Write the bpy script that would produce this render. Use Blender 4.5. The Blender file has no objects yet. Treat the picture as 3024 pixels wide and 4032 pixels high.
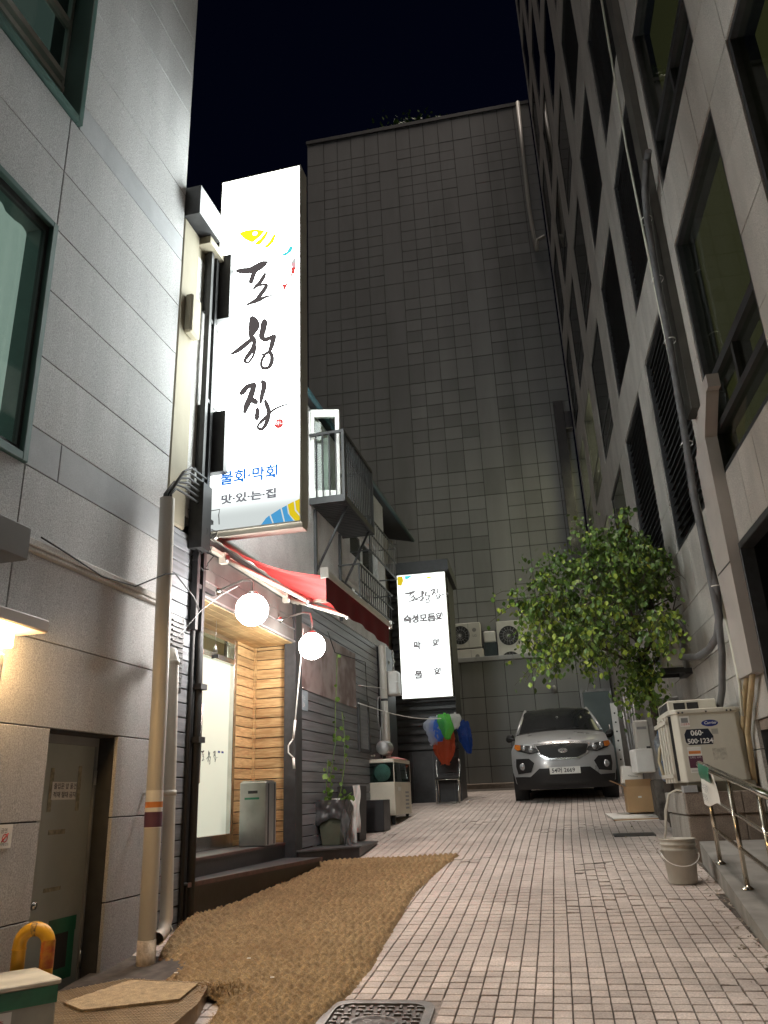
import bpy, bmesh, math, random
from mathutils import Vector, Matrix, noise
random.seed(7)
R = math.radians
scene = bpy.context.scene
COL = scene.collection

# ---------------------------------------------------------------- camera
H = 1.5
yaw, pit, rol = R(-10.2), R(20.25), R(-2.36)
_f = Vector((math.sin(yaw)*math.cos(pit), math.cos(yaw)*math.cos(pit), math.sin(pit)))
_r = Vector((math.cos(yaw), -math.sin(yaw), 0)); _u = _r.cross(_f)
_r2 = _r*math.cos(rol) + _u*math.sin(rol); _u2 = -_r*math.sin(rol) + _u*math.cos(rol)
cam_d = bpy.data.cameras.new('camera'); cam = bpy.data.objects.new('camera', cam_d); COL.objects.link(cam)
cam_d.sensor_fit = 'VERTICAL'; cam_d.sensor_height = 36; cam_d.lens = 36*3050/4032
cam_d.clip_start = .05; cam_d.clip_end = 600
m = Matrix((_r2, _u2, -_f)).transposed().to_4x4(); m.translation = (0, 0, H)
cam.matrix_world = m
scene.camera = cam

# ---------------------------------------------------------------- world, sun, exposure (night)
w = bpy.data.worlds.new('World'); scene.world = w; w.use_nodes = True
nt = w.node_tree; nt.nodes.clear()
wo = nt.nodes.new('ShaderNodeOutputWorld'); bg = nt.nodes.new('ShaderNodeBackground')
sky = nt.nodes.new('ShaderNodeTexSky'); sky.sky_type = 'NISHITA'; sky.sun_disc = False
sky.sun_elevation = R(-2.5); sky.sun_rotation = R(200); sky.air_density = 1.5; sky.dust_density = .2; sky.ozone_density = 4
bg.inputs[1].default_value = .03
nt.links.new(sky.outputs[0], bg.inputs[0]); nt.links.new(bg.outputs[0], wo.inputs[0])
sun_d = bpy.data.lights.new('sun', 'SUN'); sun = bpy.data.objects.new('sun', sun_d); COL.objects.link(sun)
sun_d.energy = 1.4; sun_d.angle = R(28); sun_d.color = (1, .88, .78)  # added overhead fill, stands in for the unseen street light
sun.rotation_euler = Vector((-.05, .05, -1)).to_track_quat('-Z', 'Y').to_euler()
sun.location = (2, -6, 12)
vs = scene.view_settings
vs.view_transform = 'Standard'; vs.look = 'None'; vs.gamma = 1; vs.exposure = 1.1
scene.render.engine = 'CYCLES'
scene.cycles.use_denoising = True
scene.cycles.max_bounces = 6
scene.cycles.sample_clamp_indirect = 6
scene.cycles.caustics_reflective = False; scene.cycles.caustics_refractive = False

# ---------------------------------------------------------------- frames of the place
LO = Vector((-3.05, 6.0)); A3 = R(3.0)
LB = Vector((math.sin(A3), math.cos(A3))); LA = Vector((math.cos(A3), -math.sin(A3)))
def Lw(a, b, z):
    q = LO + LA*a + LB*b
    return Vector((q.x, q.y, z))
RO = Vector((2.2, 9.5)); RE = Vector((-.008, 1)).normalized(); RN = Vector((-RE.y, RE.x))
def Rw(o, e, z):
    q = RO + RE*e + RN*o
    return Vector((q.x, q.y, z))
def Ww(x, y, z): return Vector((x, y, z))
def sm(t, a, b):
    t = max(0, min(1, (t-a)/(b-a))); return t*t*(3-2*t)
def gz(x, y):
    if y < 1.5: z = .086*1.5 - (1.5-y)*.03
    elif y < 16: z = .086*y
    else: z = 1.376 + (y-16)*.045
    if y > 23: z = 1.69
    q = Vector((x, y)) - LO; a = q.dot(LA); b = q.dot(LB)
    z -= .15*sm(b, .0, -.45)*sm(a, .75, .15)
    return z

# ---------------------------------------------------------------- mesh builder
class MB:
    def __init__(s): s.v = []; s.f = []; s.mi = []; s.sm = []; s.cur = 0
    def add(s, vs, fs, smooth=False):
        n = len(s.v); s.v += [Vector(p) for p in vs]
        for f in fs: s.f.append([n+i for i in f]); s.mi.append(s.cur); s.sm.append(smooth)
        return s
    def hexa(s, fn, u, v, w):
        p = [fn(a, b, c) for a in u for b in v for c in w]
        return s.add(p, [(0,1,3,2),(4,6,7,5),(0,4,5,1),(2,3,7,6),(0,2,6,4),(1,5,7,3)])
    def box(s, x, y, z): return s.hexa(Ww, x, y, z)
    def boxL(s, a, b, z): return s.hexa(Lw, a, b, z)
    def boxR(s, o, e, z): return s.hexa(Rw, o, e, z)
    def obox(s, c, ax, h):
        c = Vector(c); ax = [Vector(a) for a in ax]
        return s.hexa(lambda i, j, k: c+ax[0]*i+ax[1]*j+ax[2]*k, (-h[0], h[0]), (-h[1], h[1]), (-h[2], h[2]))
    def tube(s, pts, r, n=8, caps=True, smooth=True):
        pts = [Vector(p) for p in pts]; rs = r if isinstance(r, (list, tuple)) else [r]*len(pts)
        vs = []; prev = None
        for i, p in enumerate(pts):
            t = (pts[min(i+1, len(pts)-1)] - pts[max(i-1, 0)]).normalized()
            if prev is None:
                x = t.orthogonal().normalized()
            else:
                x = (prev - t*prev.dot(t))
                x = x.normalized() if x.length > 1e-6 else t.orthogonal().normalized()
            prev = x; y = t.cross(x)
            for k in range(n):
                a = 2*math.pi*k/n; vs.append(p + (x*math.cos(a)+y*math.sin(a))*rs[i])
        fs = []
        for i in range(len(pts)-1):
            for k in range(n):
                fs.append((i*n+k, i*n+(k+1)%n, (i+1)*n+(k+1)%n, (i+1)*n+k))
        s.add(vs, fs, smooth)
        if caps:
            b = len(s.v)-len(vs)
            for q in (list(range(n))[::-1], list(range((len(pts)-1)*n, len(pts)*n))):
                s.f.append([b+i for i in q]); s.mi.append(s.cur); s.sm.append(False)
        return s
    def lathe(s, prof, c, n=20, axis=(0,0,1), smooth=True, xs=1, ys=1):
        c = Vector(c); ax = Vector(axis).normalized(); x = ax.orthogonal().normalized(); y = ax.cross(x)
        if abs(ax.z) > .99: x = Vector((1,0,0)); y = Vector((0,1,0))*(1 if ax.z > 0 else -1)
        vs = [c + ax*h + (x*math.cos(2*math.pi*k/n)*xs + y*math.sin(2*math.pi*k/n)*ys)*r for r, h in prof for k in range(n)]
        fs = [(i*n+k, i*n+(k+1)%n, (i+1)*n+(k+1)%n, (i+1)*n+k) for i in range(len(prof)-1) for k in range(n)]
        return s.add(vs, fs, smooth)
    def disc(s, c, axis, r, n=20, inner=None):
        c = Vector(c); ax = Vector(axis).normalized(); x = ax.orthogonal().normalized(); y = ax.cross(x)
        o = [c+(x*math.cos(2*math.pi*k/n)+y*math.sin(2*math.pi*k/n))*r for k in range(n)]
        if inner:
            i_ = [c+(x*math.cos(2*math.pi*k/n)+y*math.sin(2*math.pi*k/n))*inner for k in range(n)]
            return s.add(o+i_, [(k, (k+1)%n, n+(k+1)%n, n+k) for k in range(n)])
        return s.add(o, [list(range(n))])
    def prism(s, poly, fn, w0, w1):
        n = len(poly)
        vs = [fn(p, w0) for p in poly] + [fn(p, w1) for p in poly]
        fs = [list(range(n))[::-1], list(range(n, 2*n))] + [(i, (i+1)%n, n+(i+1)%n, n+i) for i in range(n)]
        return s.add(vs, fs)
    def grid(s, nu, nv, fn, smooth=True):
        vs = [fn(i/nu, j/nv) for j in range(nv+1) for i in range(nu+1)]
        fs = [(j*(nu+1)+i, j*(nu+1)+i+1, (j+1)*(nu+1)+i+1, (j+1)*(nu+1)+i) for j in range(nv) for i in range(nu)]
        return s.add(vs, fs, smooth)
    def holed(s, fn, u0, u1, v0, v1, holes, w0, w1, us=(), vsx=()):
        U = sorted({u0, u1, *us, *[h[0] for h in holes], *[h[1] for h in holes]}); U = [u for u in U if u0 <= u <= u1]
        V = sorted({v0, v1, *vsx, *[h[2] for h in holes], *[h[3] for h in holes]}); V = [v for v in V if v0 <= v <= v1]
        for i in range(len(U)-1):
            j = 0
            while j < len(V)-1:
                def inh(jj):
                    cu = (U[i]+U[i+1])/2; cv = (V[jj]+V[jj+1])/2
                    return any(h[0] < cu < h[1] and h[2] < cv < h[3] for h in holes)
                if inh(j): j += 1; continue
                k = j
                while k+1 < len(V)-1 and not inh(k+1): k += 1
                s.hexa(fn, (w0, w1), (U[i], U[i+1]), (V[j], V[k+1])); j = k+1
        return s

def mesh_of(mb, name, loc=(0,0,0), bevel=0, seg=1):
    me = bpy.data.meshes.new(name); l = Vector(loc)
    me.from_pydata([p-l for p in mb.v], [], mb.f)
    me.polygons.foreach_set('material_index', mb.mi); me.polygons.foreach_set('use_smooth', mb.sm)
    bm = bmesh.new(); bm.from_mesh(me)
    bmesh.ops.recalc_face_normals(bm, faces=bm.faces)
    if bevel:
        es = [e for e in bm.edges if len(e.link_faces) == 2 and e.calc_face_angle(0) > .6]
        bmesh.ops.bevel(bm, geom=es, offset=bevel, segments=seg, affect='EDGES', clamp_overlap=True, profile=.5)
    bm.to_mesh(me); bm.free(); me.update()
    return me
def worldloc(o):
    l = Vector((0,0,0))
    while o: l = l + o.location; o = o.parent
    return l
def obj(name, mb, mat, parent=None, loc=None, bevel=0, seg=1, mods=None):
    """one mesh object; vertices are given in world space, parents are never rotated"""
    pl = worldloc(parent) if parent else Vector((0,0,0))
    l = Vector(loc) if loc is not None else pl
    me = mesh_of(mb, name, l, bevel, seg)
    for mm in (mat if isinstance(mat, (list, tuple)) else [mat]): me.materials.append(mm)
    o = bpy.data.objects.new(name, me); COL.objects.link(o)
    o.parent = parent; o.location = l - pl
    return o
def inst(name, me, parent, loc, rot=None, scale=None):
    o = bpy.data.objects.new(name, me); COL.objects.link(o); o.parent = parent
    pl = worldloc(parent) if parent else Vector((0,0,0))
    o.location = Vector(loc) - pl
    if rot: o.rotation_euler = rot
    if scale: o.scale = scale
    return o
def tag(o, label, cat, group=None):
    o['label'] = label; o['category'] = cat
    if group: o['group'] = group
    return o
def thing(name, label, cat, loc=(0,0,0), group=None):
    o = bpy.data.objects.new(name, None); COL.objects.link(o); o.location = Vector(loc); o.empty_display_size = .1
    return tag(o, label, cat, group)
def struct(o): o['kind'] = 'structure'; return o
def stuff(o): o['kind'] = 'stuff'; return o

# ---------------------------------------------------------------- materials
def nd(nt, t, **k):
    n = nt.nodes.new(t)
    for a, b in k.items():
        if a in n.inputs: n.inputs[a].default_value = b
        else: setattr(n, a, b)
    return n
def mat(name, col, rough=.6, var=.15, scale=6, bump=0, bscale=80, metal=0, rnd=0, col2=None, speck=0, sscale=140,
        spec=.5, dirt=0, dscale=2.5, dcol=(.05,.045,.04), stretch=(1,1,1), detail=4, alpha=None, trans=0, coat=0, mixlo=.35, mixhi=.65):
    mt = bpy.data.materials.new(name); mt.use_nodes = True
    nt = mt.node_tree; L = nt.links.new; b = nt.nodes['Principled BSDF']
    b.inputs['Roughness'].default_value = rough; b.inputs['Metallic'].default_value = metal
    b.inputs['Specular IOR Level'].default_value = spec; b.inputs['Transmission Weight'].default_value = trans
    b.inputs['Coat Weight'].default_value = coat
    geo = nd(nt, 'ShaderNodeNewGeometry'); mp = nd(nt, 'ShaderNodeMapping'); mp.inputs['Scale'].default_value = stretch
    L(geo.outputs['Position'], mp.inputs[0])
    n1 = nd(nt, 'ShaderNodeTexNoise', Scale=scale, Detail=detail); L(mp.outputs[0], n1.inputs['Vector'])
    rp = nd(nt, 'ShaderNodeValToRGB'); rp.color_ramp.elements[0].position = mixlo; rp.color_ramp.elements[1].position = mixhi
    c = Vector(col[:3]); c2 = Vector(col2[:3]) if col2 else c*(1+var); c1 = c if col2 else c*(1-var)
    rp.color_ramp.elements[0].color = (*c1, 1); rp.color_ramp.elements[1].color = (*c2, 1)
    L(n1.outputs[0], rp.inputs[0]); out = rp.outputs[0]
    if speck:
        n2 = nd(nt, 'ShaderNodeTexNoise', Scale=sscale, Detail=2); L(geo.outputs['Position'], n2.inputs['Vector'])
        mr = nd(nt, 'ShaderNodeMapRange'); mr.inputs[1].default_value = .3; mr.inputs[2].default_value = .7
        mr.inputs[3].default_value = 1-speck; mr.inputs[4].default_value = 1+speck; L(n2.outputs[0], mr.inputs[0])
        mx = nd(nt, 'ShaderNodeVectorMath', operation='SCALE'); L(out, mx.inputs[0]); L(mr.outputs[0], mx.inputs['Scale']); out = mx.outputs[0]
    if dirt:
        n3 = nd(nt, 'ShaderNodeTexNoise', Scale=dscale, Detail=6, Roughness=.65); L(mp.outputs[0], n3.inputs['Vector'])
        r3 = nd(nt, 'ShaderNodeMapRange'); r3.inputs[1].default_value = .48; r3.inputs[2].default_value = .75; r3.inputs[4].default_value = dirt
        L(n3.outputs[0], r3.inputs[0])
        mx = nd(nt, 'ShaderNodeMix', data_type='RGBA'); L(r3.outputs[0], mx.inputs[0]); L(out, mx.inputs[6]); mx.inputs[7].default_value = (*dcol, 1); out = mx.outputs[2]
    if rnd:
        oi = nd(nt, 'ShaderNodeObjectInfo'); mr = nd(nt, 'ShaderNodeMapRange'); mr.inputs[3].default_value = 1-rnd; mr.inputs[4].default_value = 1+rnd
        L(oi.outputs['Random'], mr.inputs[0])
        mx = nd(nt, 'ShaderNodeVectorMath', operation='SCALE'); L(out, mx.inputs[0]); L(mr.outputs[0], mx.inputs['Scale']); out = mx.outputs[0]
    L(out, b.inputs['Base Color'])
    if bump:
        n4 = nd(nt, 'ShaderNodeTexNoise', Scale=bscale, Detail=5); L(mp.outputs[0], n4.inputs['Vector'])
        bp = nd(nt, 'ShaderNodeBump', Strength=bump, Distance=.01); L(n4.outputs[0], bp.inputs['Height']); L(bp.outputs[0], b.inputs['Normal'])
    if rough and bump >= 0:
        mr = nd(nt, 'ShaderNodeMapRange'); mr.inputs[3].default_value = max(.02, rough-.08); mr.inputs[4].default_value = min(1, rough+.08)
        L(n1.outputs[0], mr.inputs[0]); L(mr.outputs[0], b.inputs['Roughness'])
    if alpha is not None: b.inputs['Alpha'].default_value = alpha
    return mt
def emit(name, col, s):
    mt = bpy.data.materials.new(name); mt.use_nodes = True; nt = mt.node_tree; nt.nodes.clear()
    o = nd(nt, 'ShaderNodeOutputMaterial'); e = nd(nt, 'ShaderNodeEmission'); e.inputs[0].default_value = (*col, 1); e.inputs[1].default_value = s
    nt.links.new(e.outputs[0], o.inputs[0]); return mt
def glassy(name, tint=(.9,.95,.93), refl=.12, rough=.02, graz=.75):
    """thin pane: see-through with a sheen of reflection"""
    mt = bpy.data.materials.new(name); mt.use_nodes = True; nt = mt.node_tree; nt.nodes.clear(); L = nt.links.new
    o = nd(nt, 'ShaderNodeOutputMaterial'); t = nd(nt, 'ShaderNodeBsdfTransparent'); t.inputs[0].default_value = (*tint, 1)
    g = nd(nt, 'ShaderNodeBsdfGlossy'); g.inputs['Roughness'].default_value = rough
    fr = nd(nt, 'ShaderNodeLayerWeight'); fr.inputs[0].default_value = .5
    pw = nd(nt, 'ShaderNodeMath', operation='POWER'); pw.inputs[1].default_value = 4.5; L(fr.outputs['Facing'], pw.inputs[0])
    ad = nd(nt, 'ShaderNodeMath', operation='MULTIPLY_ADD'); ad.inputs[1].default_value = graz; ad.inputs[2].default_value = refl; L(pw.outputs[0], ad.inputs[0])
    mx = nd(nt, 'ShaderNodeMixShader'); L(ad.outputs[0], mx.inputs[0]); L(t.outputs[0], mx.inputs[1]); L(g.outputs[0], mx.inputs[2]); L(mx.outputs[0], o.inputs[0])
    return mt

M = {}
M['granite'] = mat('granite', (.43,.43,.43), .75, .08, 3, .25, 160, speck=.32, sscale=120, rnd=.05, dirt=.3, dscale=1.7, dcol=(.27,.26,.25), stretch=(1,1,.22))
M['granite_smooth'] = mat('granite_smooth', (.37,.38,.395), .75, .08, 4, .02, 90, speck=.1, sscale=160)
M['granite_warm'] = mat('granite_warm', (.47,.445,.41), .7, .1, 3, .2, 150, speck=.26, sscale=110, rnd=.06, dirt=.35, dscale=1.6, dcol=(.2,.18,.16), stretch=(1,1,.35))
M['granite_brown'] = mat('granite_brown', (.25,.20,.165), .75, .15, 6, .25, 150, speck=.3, sscale=110, dirt=.4, dcol=(.07,.06,.05))
M['backtile'] = mat('backtile', (.25,.255,.255), .6, .12, .8, .1, 90, rnd=.14, dirt=.4, dscale=1.0, dcol=(.14,.14,.13), stretch=(1,1,.18))
M['joint'] = mat('joint', (.04,.04,.04), .9, .2, 9)
M['ground'] = mat('ground', (.06,.057,.052), .9, .25, 9, .3, 60)
M['tile'] = mat('tile', (.52,.455,.415), .8, .14, 2.2, .35, 130, rnd=.13, speck=.2, sscale=90, dirt=.55, dscale=1.3, dcol=(.24,.2,.18))
M['dark_metal'] = mat('dark_metal', (.035,.036,.038), .45, .2, 12, .05, 60)
M['black_paint'] = mat('black_paint', (.022,.022,.023), .5, .25, 10, .05, 50)
M['black_rubber'] = mat('black_rubber', (.016,.016,.016), .6, .2, 20)
M['siding'] = mat('siding', (.17,.178,.195), .5, .25, 5, .25, 40, rnd=.2, col2=(.27,.28,.3), stretch=(1,.25,5), dirt=.25, dcol=(.16,.16,.165), dscale=3)
M['step'] = mat('step', (.018,.016,.016), .42, .3, 8, .12, 40, col2=(.032,.029,.029))
M['nosing'] = mat('nosing', (.085,.045,.04), .45, .3, 12, .1, 40)
M['wood'] = mat('wood', (.44,.27,.12), .42, .2, 5, .1, 30, rnd=.2, col2=(.62,.44,.22), stretch=(1.4,1.4,16), spec=.4, dirt=.75, dscale=1.1, dcol=(.16,.065,.02), detail=6)
M['plaster'] = mat('plaster', (.64,.63,.61), .9, .12, 3, .5, 130, speck=.16, sscale=60, dirt=.35, dscale=1.5, dcol=(.36,.35,.33))
M['cream_wall'] = mat('cream_wall', (.36,.325,.245), .85, .12, 2, .15, 60, dirt=.45, dscale=1.8, dcol=(.28,.24,.17), stretch=(1,1,.4))
M['fascia'] = mat('fascia', (.11,.108,.10), .5, .2, 4, .05, 60, dirt=.35, dcol=(.08,.07,.06))
M['white_paint'] = mat('white_paint', (.74,.74,.71), .45, .05, 5, .03, 60, dirt=.12, dcol=(.4,.38,.33))
M['white_plastic'] = mat('white_plastic', (.78,.78,.75), .4, .04, 5)
M['beige_metal'] = mat('beige_metal', (.60,.57,.49), .5, .05, 4, .02, 50, dirt=.3, dscale=2.2, dcol=(.3,.26,.2), stretch=(1,1,.4))
M['ac_white'] = mat('ac_white', (.62,.61,.57), .5, .05, 4, dirt=.25, dcol=(.34,.32,.28), stretch=(1,1,.4))
M['pipe_white'] = mat('pipe_white', (.56,.54,.49), .45, .08, 3, dirt=.35, dscale=3, dcol=(.33,.26,.18), stretch=(1,1,.3))
M['steel'] = mat('steel', (.62,.61,.58), .22, .08, 6, .03, 40, metal=1)
M['steel_dull'] = mat('steel_dull', (.42,.42,.41), .35, .12, 6, .05, 40, metal=1)
M['galv'] = mat('galv', (.34,.34,.34), .5, .15, 8, .05, 50, metal=.6)
M['alu'] = mat('alu', (.55,.54,.5), .38, .06, 6, metal=.8)
M['sign_case'] = mat('sign_case', (.5,.48,.42), .4, .06, 5, metal=.35, dirt=.2, dcol=(.3,.28,.22))
M['red_cloth'] = mat('red_cloth', (.5,.026,.024), .8, .08, 3, .15, 200)
M['red_dark'] = mat('red_dark', (.2,.012,.02), .85, .1, 6, .15, 200)
M['green_frame'] = mat('green_frame', (.075,.14,.125), .4, .1, 6, spec=.5)
M['glass_left'] = glassy('glass_left', (.8,.87,.84), .08, .04)
M['glass_lit'] = glassy('glass_lit', (.95,.97,.95), .02, .02, .2)  # grazing reflection turned down so the glow behind shows
M['glass_dark'] = glassy('glass_dark', (.22,.24,.2), .02)
M['glass_clear'] = glassy('glass_clear', (.9,.95,.92), .02)
M['room_dark'] = mat('room_dark', (.12,.14,.12), .9, .2, 2)
M['yellow'] = mat('yellow', (.72,.37,.02), .4, .1, 8, .05, 40, dirt=.35, dscale=9, dcol=(.2,.09,.02))
M['green_tape'] = mat('green_tape', (.02,.16,.085), .35, .2, 10, .1, 50)
M['coir'] = mat('coir', (.20,.132,.062), .95, .25, 14, .5, 200, col2=(.315,.22,.108), speck=.4, sscale=130, dirt=.5, dscale=1.6, dcol=(.17,.095,.038))
M['fibre'] = mat('fibre', (.22,.135,.06), .9, .25, 40, rnd=.0, col2=(.36,.25,.12))
M['leaf'] = mat('leaf', (.05,.11,.018), .45, .3, 3, rnd=.35, col2=(.13,.22,.04), spec=.4)
M['leaf_lit'] = mat('leaf_lit', (.15,.235,.03), .42, .3, 4, rnd=.3, col2=(.28,.34,.05), spec=.4)  # lighter leaf green, the sign's light painted into the colour
M['bark'] = mat('bark', (.075,.06,.048), .9, .3, 14, .6, 40, stretch=(1,1,.25))
M['cardboard'] = mat('cardboard', (.42,.27,.14), .85, .08, 4, .1, 60)
M['paper'] = mat('paper', (.75,.74,.70), .8, .05, 6)
M['foam'] = mat('foam', (.82,.82,.8), .8, .03, 8, .1, 90)
M['ink_dark'] = mat('ink_dark', (.02,.02,.025), .6, .1, 6)
M['ink_navy'] = mat('ink_navy', (.015,.02,.035), .5, .1, 6)
M['ink_grey'] = mat('ink_grey', (.25,.25,.25), .6, .1, 6)
M['ink_blue'] = mat('ink_blue', (.015,.03,.22), .4, .1, 6)
M['ink_red'] = mat('ink_red', (.5,.03,.03), .5, .1, 6)
M['ink_purple'] = mat('ink_purple', (.11,.04,.07), .6, .15, 6)
M['ink_orange'] = mat('ink_orange', (.62,.22,.06), .6, .1, 6)
M['ink_white'] = mat('ink_white', (.8,.8,.78), .6, .03, 6)
M['door_green'] = mat('door_green', (.37,.40,.37), .5, .08, 2, .05, 60, dirt=.4, dscale=2, dcol=(.16,.15,.11))
M['grey_paint'] = mat('grey_paint', (.25,.26,.26), .5, .1, 4)

# ---------------------------------------------------------------- writing
def text_obj(s, mt, parent, fn, u, v, size, w=0.002, name='lettering', align='LEFT', sx=1, shear=0, wt=0, space=1):
    """flat lettering: fn(u, v, w) -> world"""
    cu = bpy.data.curves.new('t', 'FONT'); cu.body = s; cu.size = 1; cu.align_x = align; cu.resolution_u = 3
    cu.offset = wt; cu.space_character = space; cu.shear = shear
    to = bpy.data.objects.new('t', cu); COL.objects.link(to)
    dg = bpy.context.evaluated_depsgraph_get(); dg.update()
    me = bpy.data.meshes.new_from_object(to.evaluated_get(dg))
    mb = MB(); mb.add([fn(u+p.co.x*size*sx, v+p.co.y*size, w) for p in me.vertices], [list(p.vertices) for p in me.polygons])
    bpy.data.objects.remove(to); bpy.data.curves.remove(cu); bpy.data.meshes.remove(me)
    return obj(name, mb, mt, parent)
def ribbon(mb, pts, fn, w):
    """brush stroke: pts (u, v, half-width)"""
    P = []
    for i in range(len(pts)-1):                         # smooth the chain
        p0 = pts[max(i-1, 0)]; p1 = pts[i]; p2 = pts[i+1]; p3 = pts[min(i+2, len(pts)-1)]
        for k in range(5):
            t = k/5
            P.append([.5*((2*p1[j]) + (-p0[j]+p2[j])*t + (2*p0[j]-5*p1[j]+4*p2[j]-p3[j])*t*t + (-p0[j]+3*p1[j]-3*p2[j]+p3[j])*t**3) for j in range(3)])
    P.append(list(pts[-1])); L_ = []; R_ = []
    for i, p in enumerate(P):
        a = P[max(i-1, 0)]; b = P[min(i+1, len(P)-1)]; dx, dy = b[0]-a[0], b[1]-a[1]; l = math.hypot(dx, dy) or 1
        hw = max(p[2], .001); L_.append(fn(p[0]-dy/l*hw, p[1]+dx/l*hw, w)); R_.append(fn(p[0]+dy/l*hw, p[1]-dx/l*hw, w))
    n = len(P); mb.add(L_+R_, [(i, i+1, n+i+1, n+i) for i in range(n-1)])
    return mb
STROKES= [[(0.215, 7.099, 0.01), (0.293, 7.076, 0.0277), (0.381, 7.062, 0.0303), (0.468, 7.08, 0.041), (0.544, 7.112, 0.0327), (0.604, 7.129, 0.0055)], [(0.447, 7.041, 0.0246), (0.421, 6.973, 0.0219), (0.406, 6.916, 0.0219), (0.407, 6.877, 0.0136)], [(0.573, 6.989, 0.0109), (0.547, 6.933, 0.019), (0.505, 6.87, 0.019), (0.462, 6.831, 0.0163), (0.43, 6.801, 0.0098)], [(0.462, 6.825, 0.0081), (0.516, 6.837, 0.0108), (0.586, 6.828, 0.0119), (0.571, 6.783, 0.0205), (0.518, 6.711, 0.0205), (0.466, 6.656, 0.0172), (0.38, 6.62, 0.0119), (0.348, 6.606, 0.0081)], [(0.402, 6.622, 0.0108), (0.498, 6.643, 0.0172), (0.583, 6.67, 0.0118), (0.684, 6.672, 0.0032)], [(0.411, 6.455, 0.0107), (0.439, 6.396, 0.0373), (0.451, 6.313, 0.0478), (0.431, 6.247, 0.0345), (0.417, 6.187, 0.0133), (0.439, 6.165, 0.0106)], [(0.175, 6.019, 0.0048), (0.262, 6.051, 0.0207), (0.355, 6.11, 0.0239), (0.418, 6.154, 0.0198), (0.441, 6.17, 0.0095)], [(0.428, 6.207, 0.008), (0.459, 6.15, 0.0158), (0.444, 6.05, 0.0197), (0.383, 5.96, 0.0197), (0.356, 5.911, 0.0118), (0.392, 5.883, 0.0094), (0.446, 5.948, 0.011), (0.472, 6.045, 0.0095), (0.455, 6.085, 0.0079), (0.428, 6.062, 0.0063)], [(0.561, 6.393, 0.008), (0.567, 6.347, 0.0275), (0.558, 6.268, 0.0274), (0.543, 6.191, 0.0252), (0.554, 6.149, 0.0184), (0.597, 6.129, 0.0209), (0.654, 6.146, 0.0167), (0.68, 6.147, 0.0208), (0.67, 6.098, 0.0218), (0.655, 6.033, 0.0208), (0.635, 5.98, 0.0156), (0.594, 5.954, 0.013), (0.537, 5.946, 0.0063)], [(0.625, 5.982, 0.0125), (0.66, 5.917, 0.0155), (0.658, 5.834, 0.0185), (0.62, 5.779, 0.0154), (0.566, 5.784, 0.0124), (0.542, 5.83, 0.0109), (0.556, 5.903, 0.0125), (0.594, 5.929, 0.0109)], [(0.308, 5.512, 0.0117), (0.339, 5.536, 0.0233), (0.384, 5.586, 0.0233), (0.43, 5.602, 0.0201), (0.464, 5.6, 0.0201), (0.454, 5.549, 0.0247), (0.426, 5.457, 0.0262), (0.389, 5.366, 0.0261), (0.365, 5.282, 0.0115)], [(0.421, 5.457, 0.0093), (0.473, 5.408, 0.023), (0.514, 5.377, 0.0107)], [(0.545, 5.639, 0.0093), (0.576, 5.596, 0.0215), (0.577, 5.544, 0.0214), (0.556, 5.451, 0.0183), (0.542, 5.365, 0.0091)], [(0.497, 5.324, 0.0107), (0.51, 5.282, 0.0183), (0.507, 5.219, 0.0197), (0.503, 5.18, 0.0106)], [(0.587, 5.405, 0.0091), (0.611, 5.345, 0.0167), (0.635, 5.262, 0.0166), (0.628, 5.184, 0.018), (0.599, 5.11, 0.0165), (0.562, 5.072, 0.0135), (0.524, 5.088, 0.0106), (0.521, 5.123, 0.0091), (0.561, 5.163, 0.0136), (0.62, 5.217, 0.0121), (0.695, 5.276, 0.009), (0.799, 5.306, 0.0067), (0.923, 5.317, 0.003)]]
PATCHES= [('yellow', [(0.251, 7.597), (0.323, 7.618), (0.435, 7.61), (0.548, 7.563), (0.504, 7.51), (0.449, 7.466), (0.405, 7.444), (0.326, 7.502)]), ('yellow', [(0.57, 7.545), (0.598, 7.532), (0.56, 7.452), (0.495, 7.385), (0.434, 7.412), (0.505, 7.465)]), ('yellow', [(0.659, 7.485), (0.687, 7.466), (0.66, 7.378), (0.601, 7.329), (0.546, 7.336), (0.616, 7.401)]), ('cyan', [(0.771, 7.196), (0.825, 7.214), (0.852, 7.264), (0.879, 7.245), (0.863, 7.205), (0.82, 7.178)]), ('palecyan', [(0.831, 7.108), (0.879, 7.177), (0.89, 7.125), (0.852, 7.094)]), ('grey', [(0.874, 7.055), (0.916, 7.113), (0.922, 7.05)]), ('pink', [(0.879, 7.036), (0.922, 7.038), (0.917, 6.991), (0.89, 6.997)]), ('red', [(0.883, 6.978), (0.917, 6.97), (0.906, 6.914), (0.88, 6.92)]), ('red', [(0.874, 6.909), (0.89, 6.9), (0.88, 6.872), (0.867, 6.881)]), ('red', [(0.747, 6.787), (0.795, 6.782), (0.832, 6.801), (0.795, 6.723), (0.779, 6.768)]), ('blue', [(0.57, 4.034), (0.622, 4.099), (0.657, 4.123), (0.694, 4.026)]), ('blue', [(0.672, 4.128), (0.771, 4.18), (0.808, 4.026), (0.708, 4.027)]), ('blue', [(0.785, 4.185), (0.835, 4.205), (0.849, 4.12), (0.913, 4.027), (0.822, 4.027)]), ('yellow2', [(0.845, 4.212), (0.909, 4.237), (0.92, 4.139), (0.98, 4.061), (0.98, 4.027), (0.927, 4.031), (0.867, 4.104)]), ('yellow2', [(0.92, 4.239), (0.981, 4.26), (0.981, 4.082), (0.934, 4.145)])]
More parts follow.
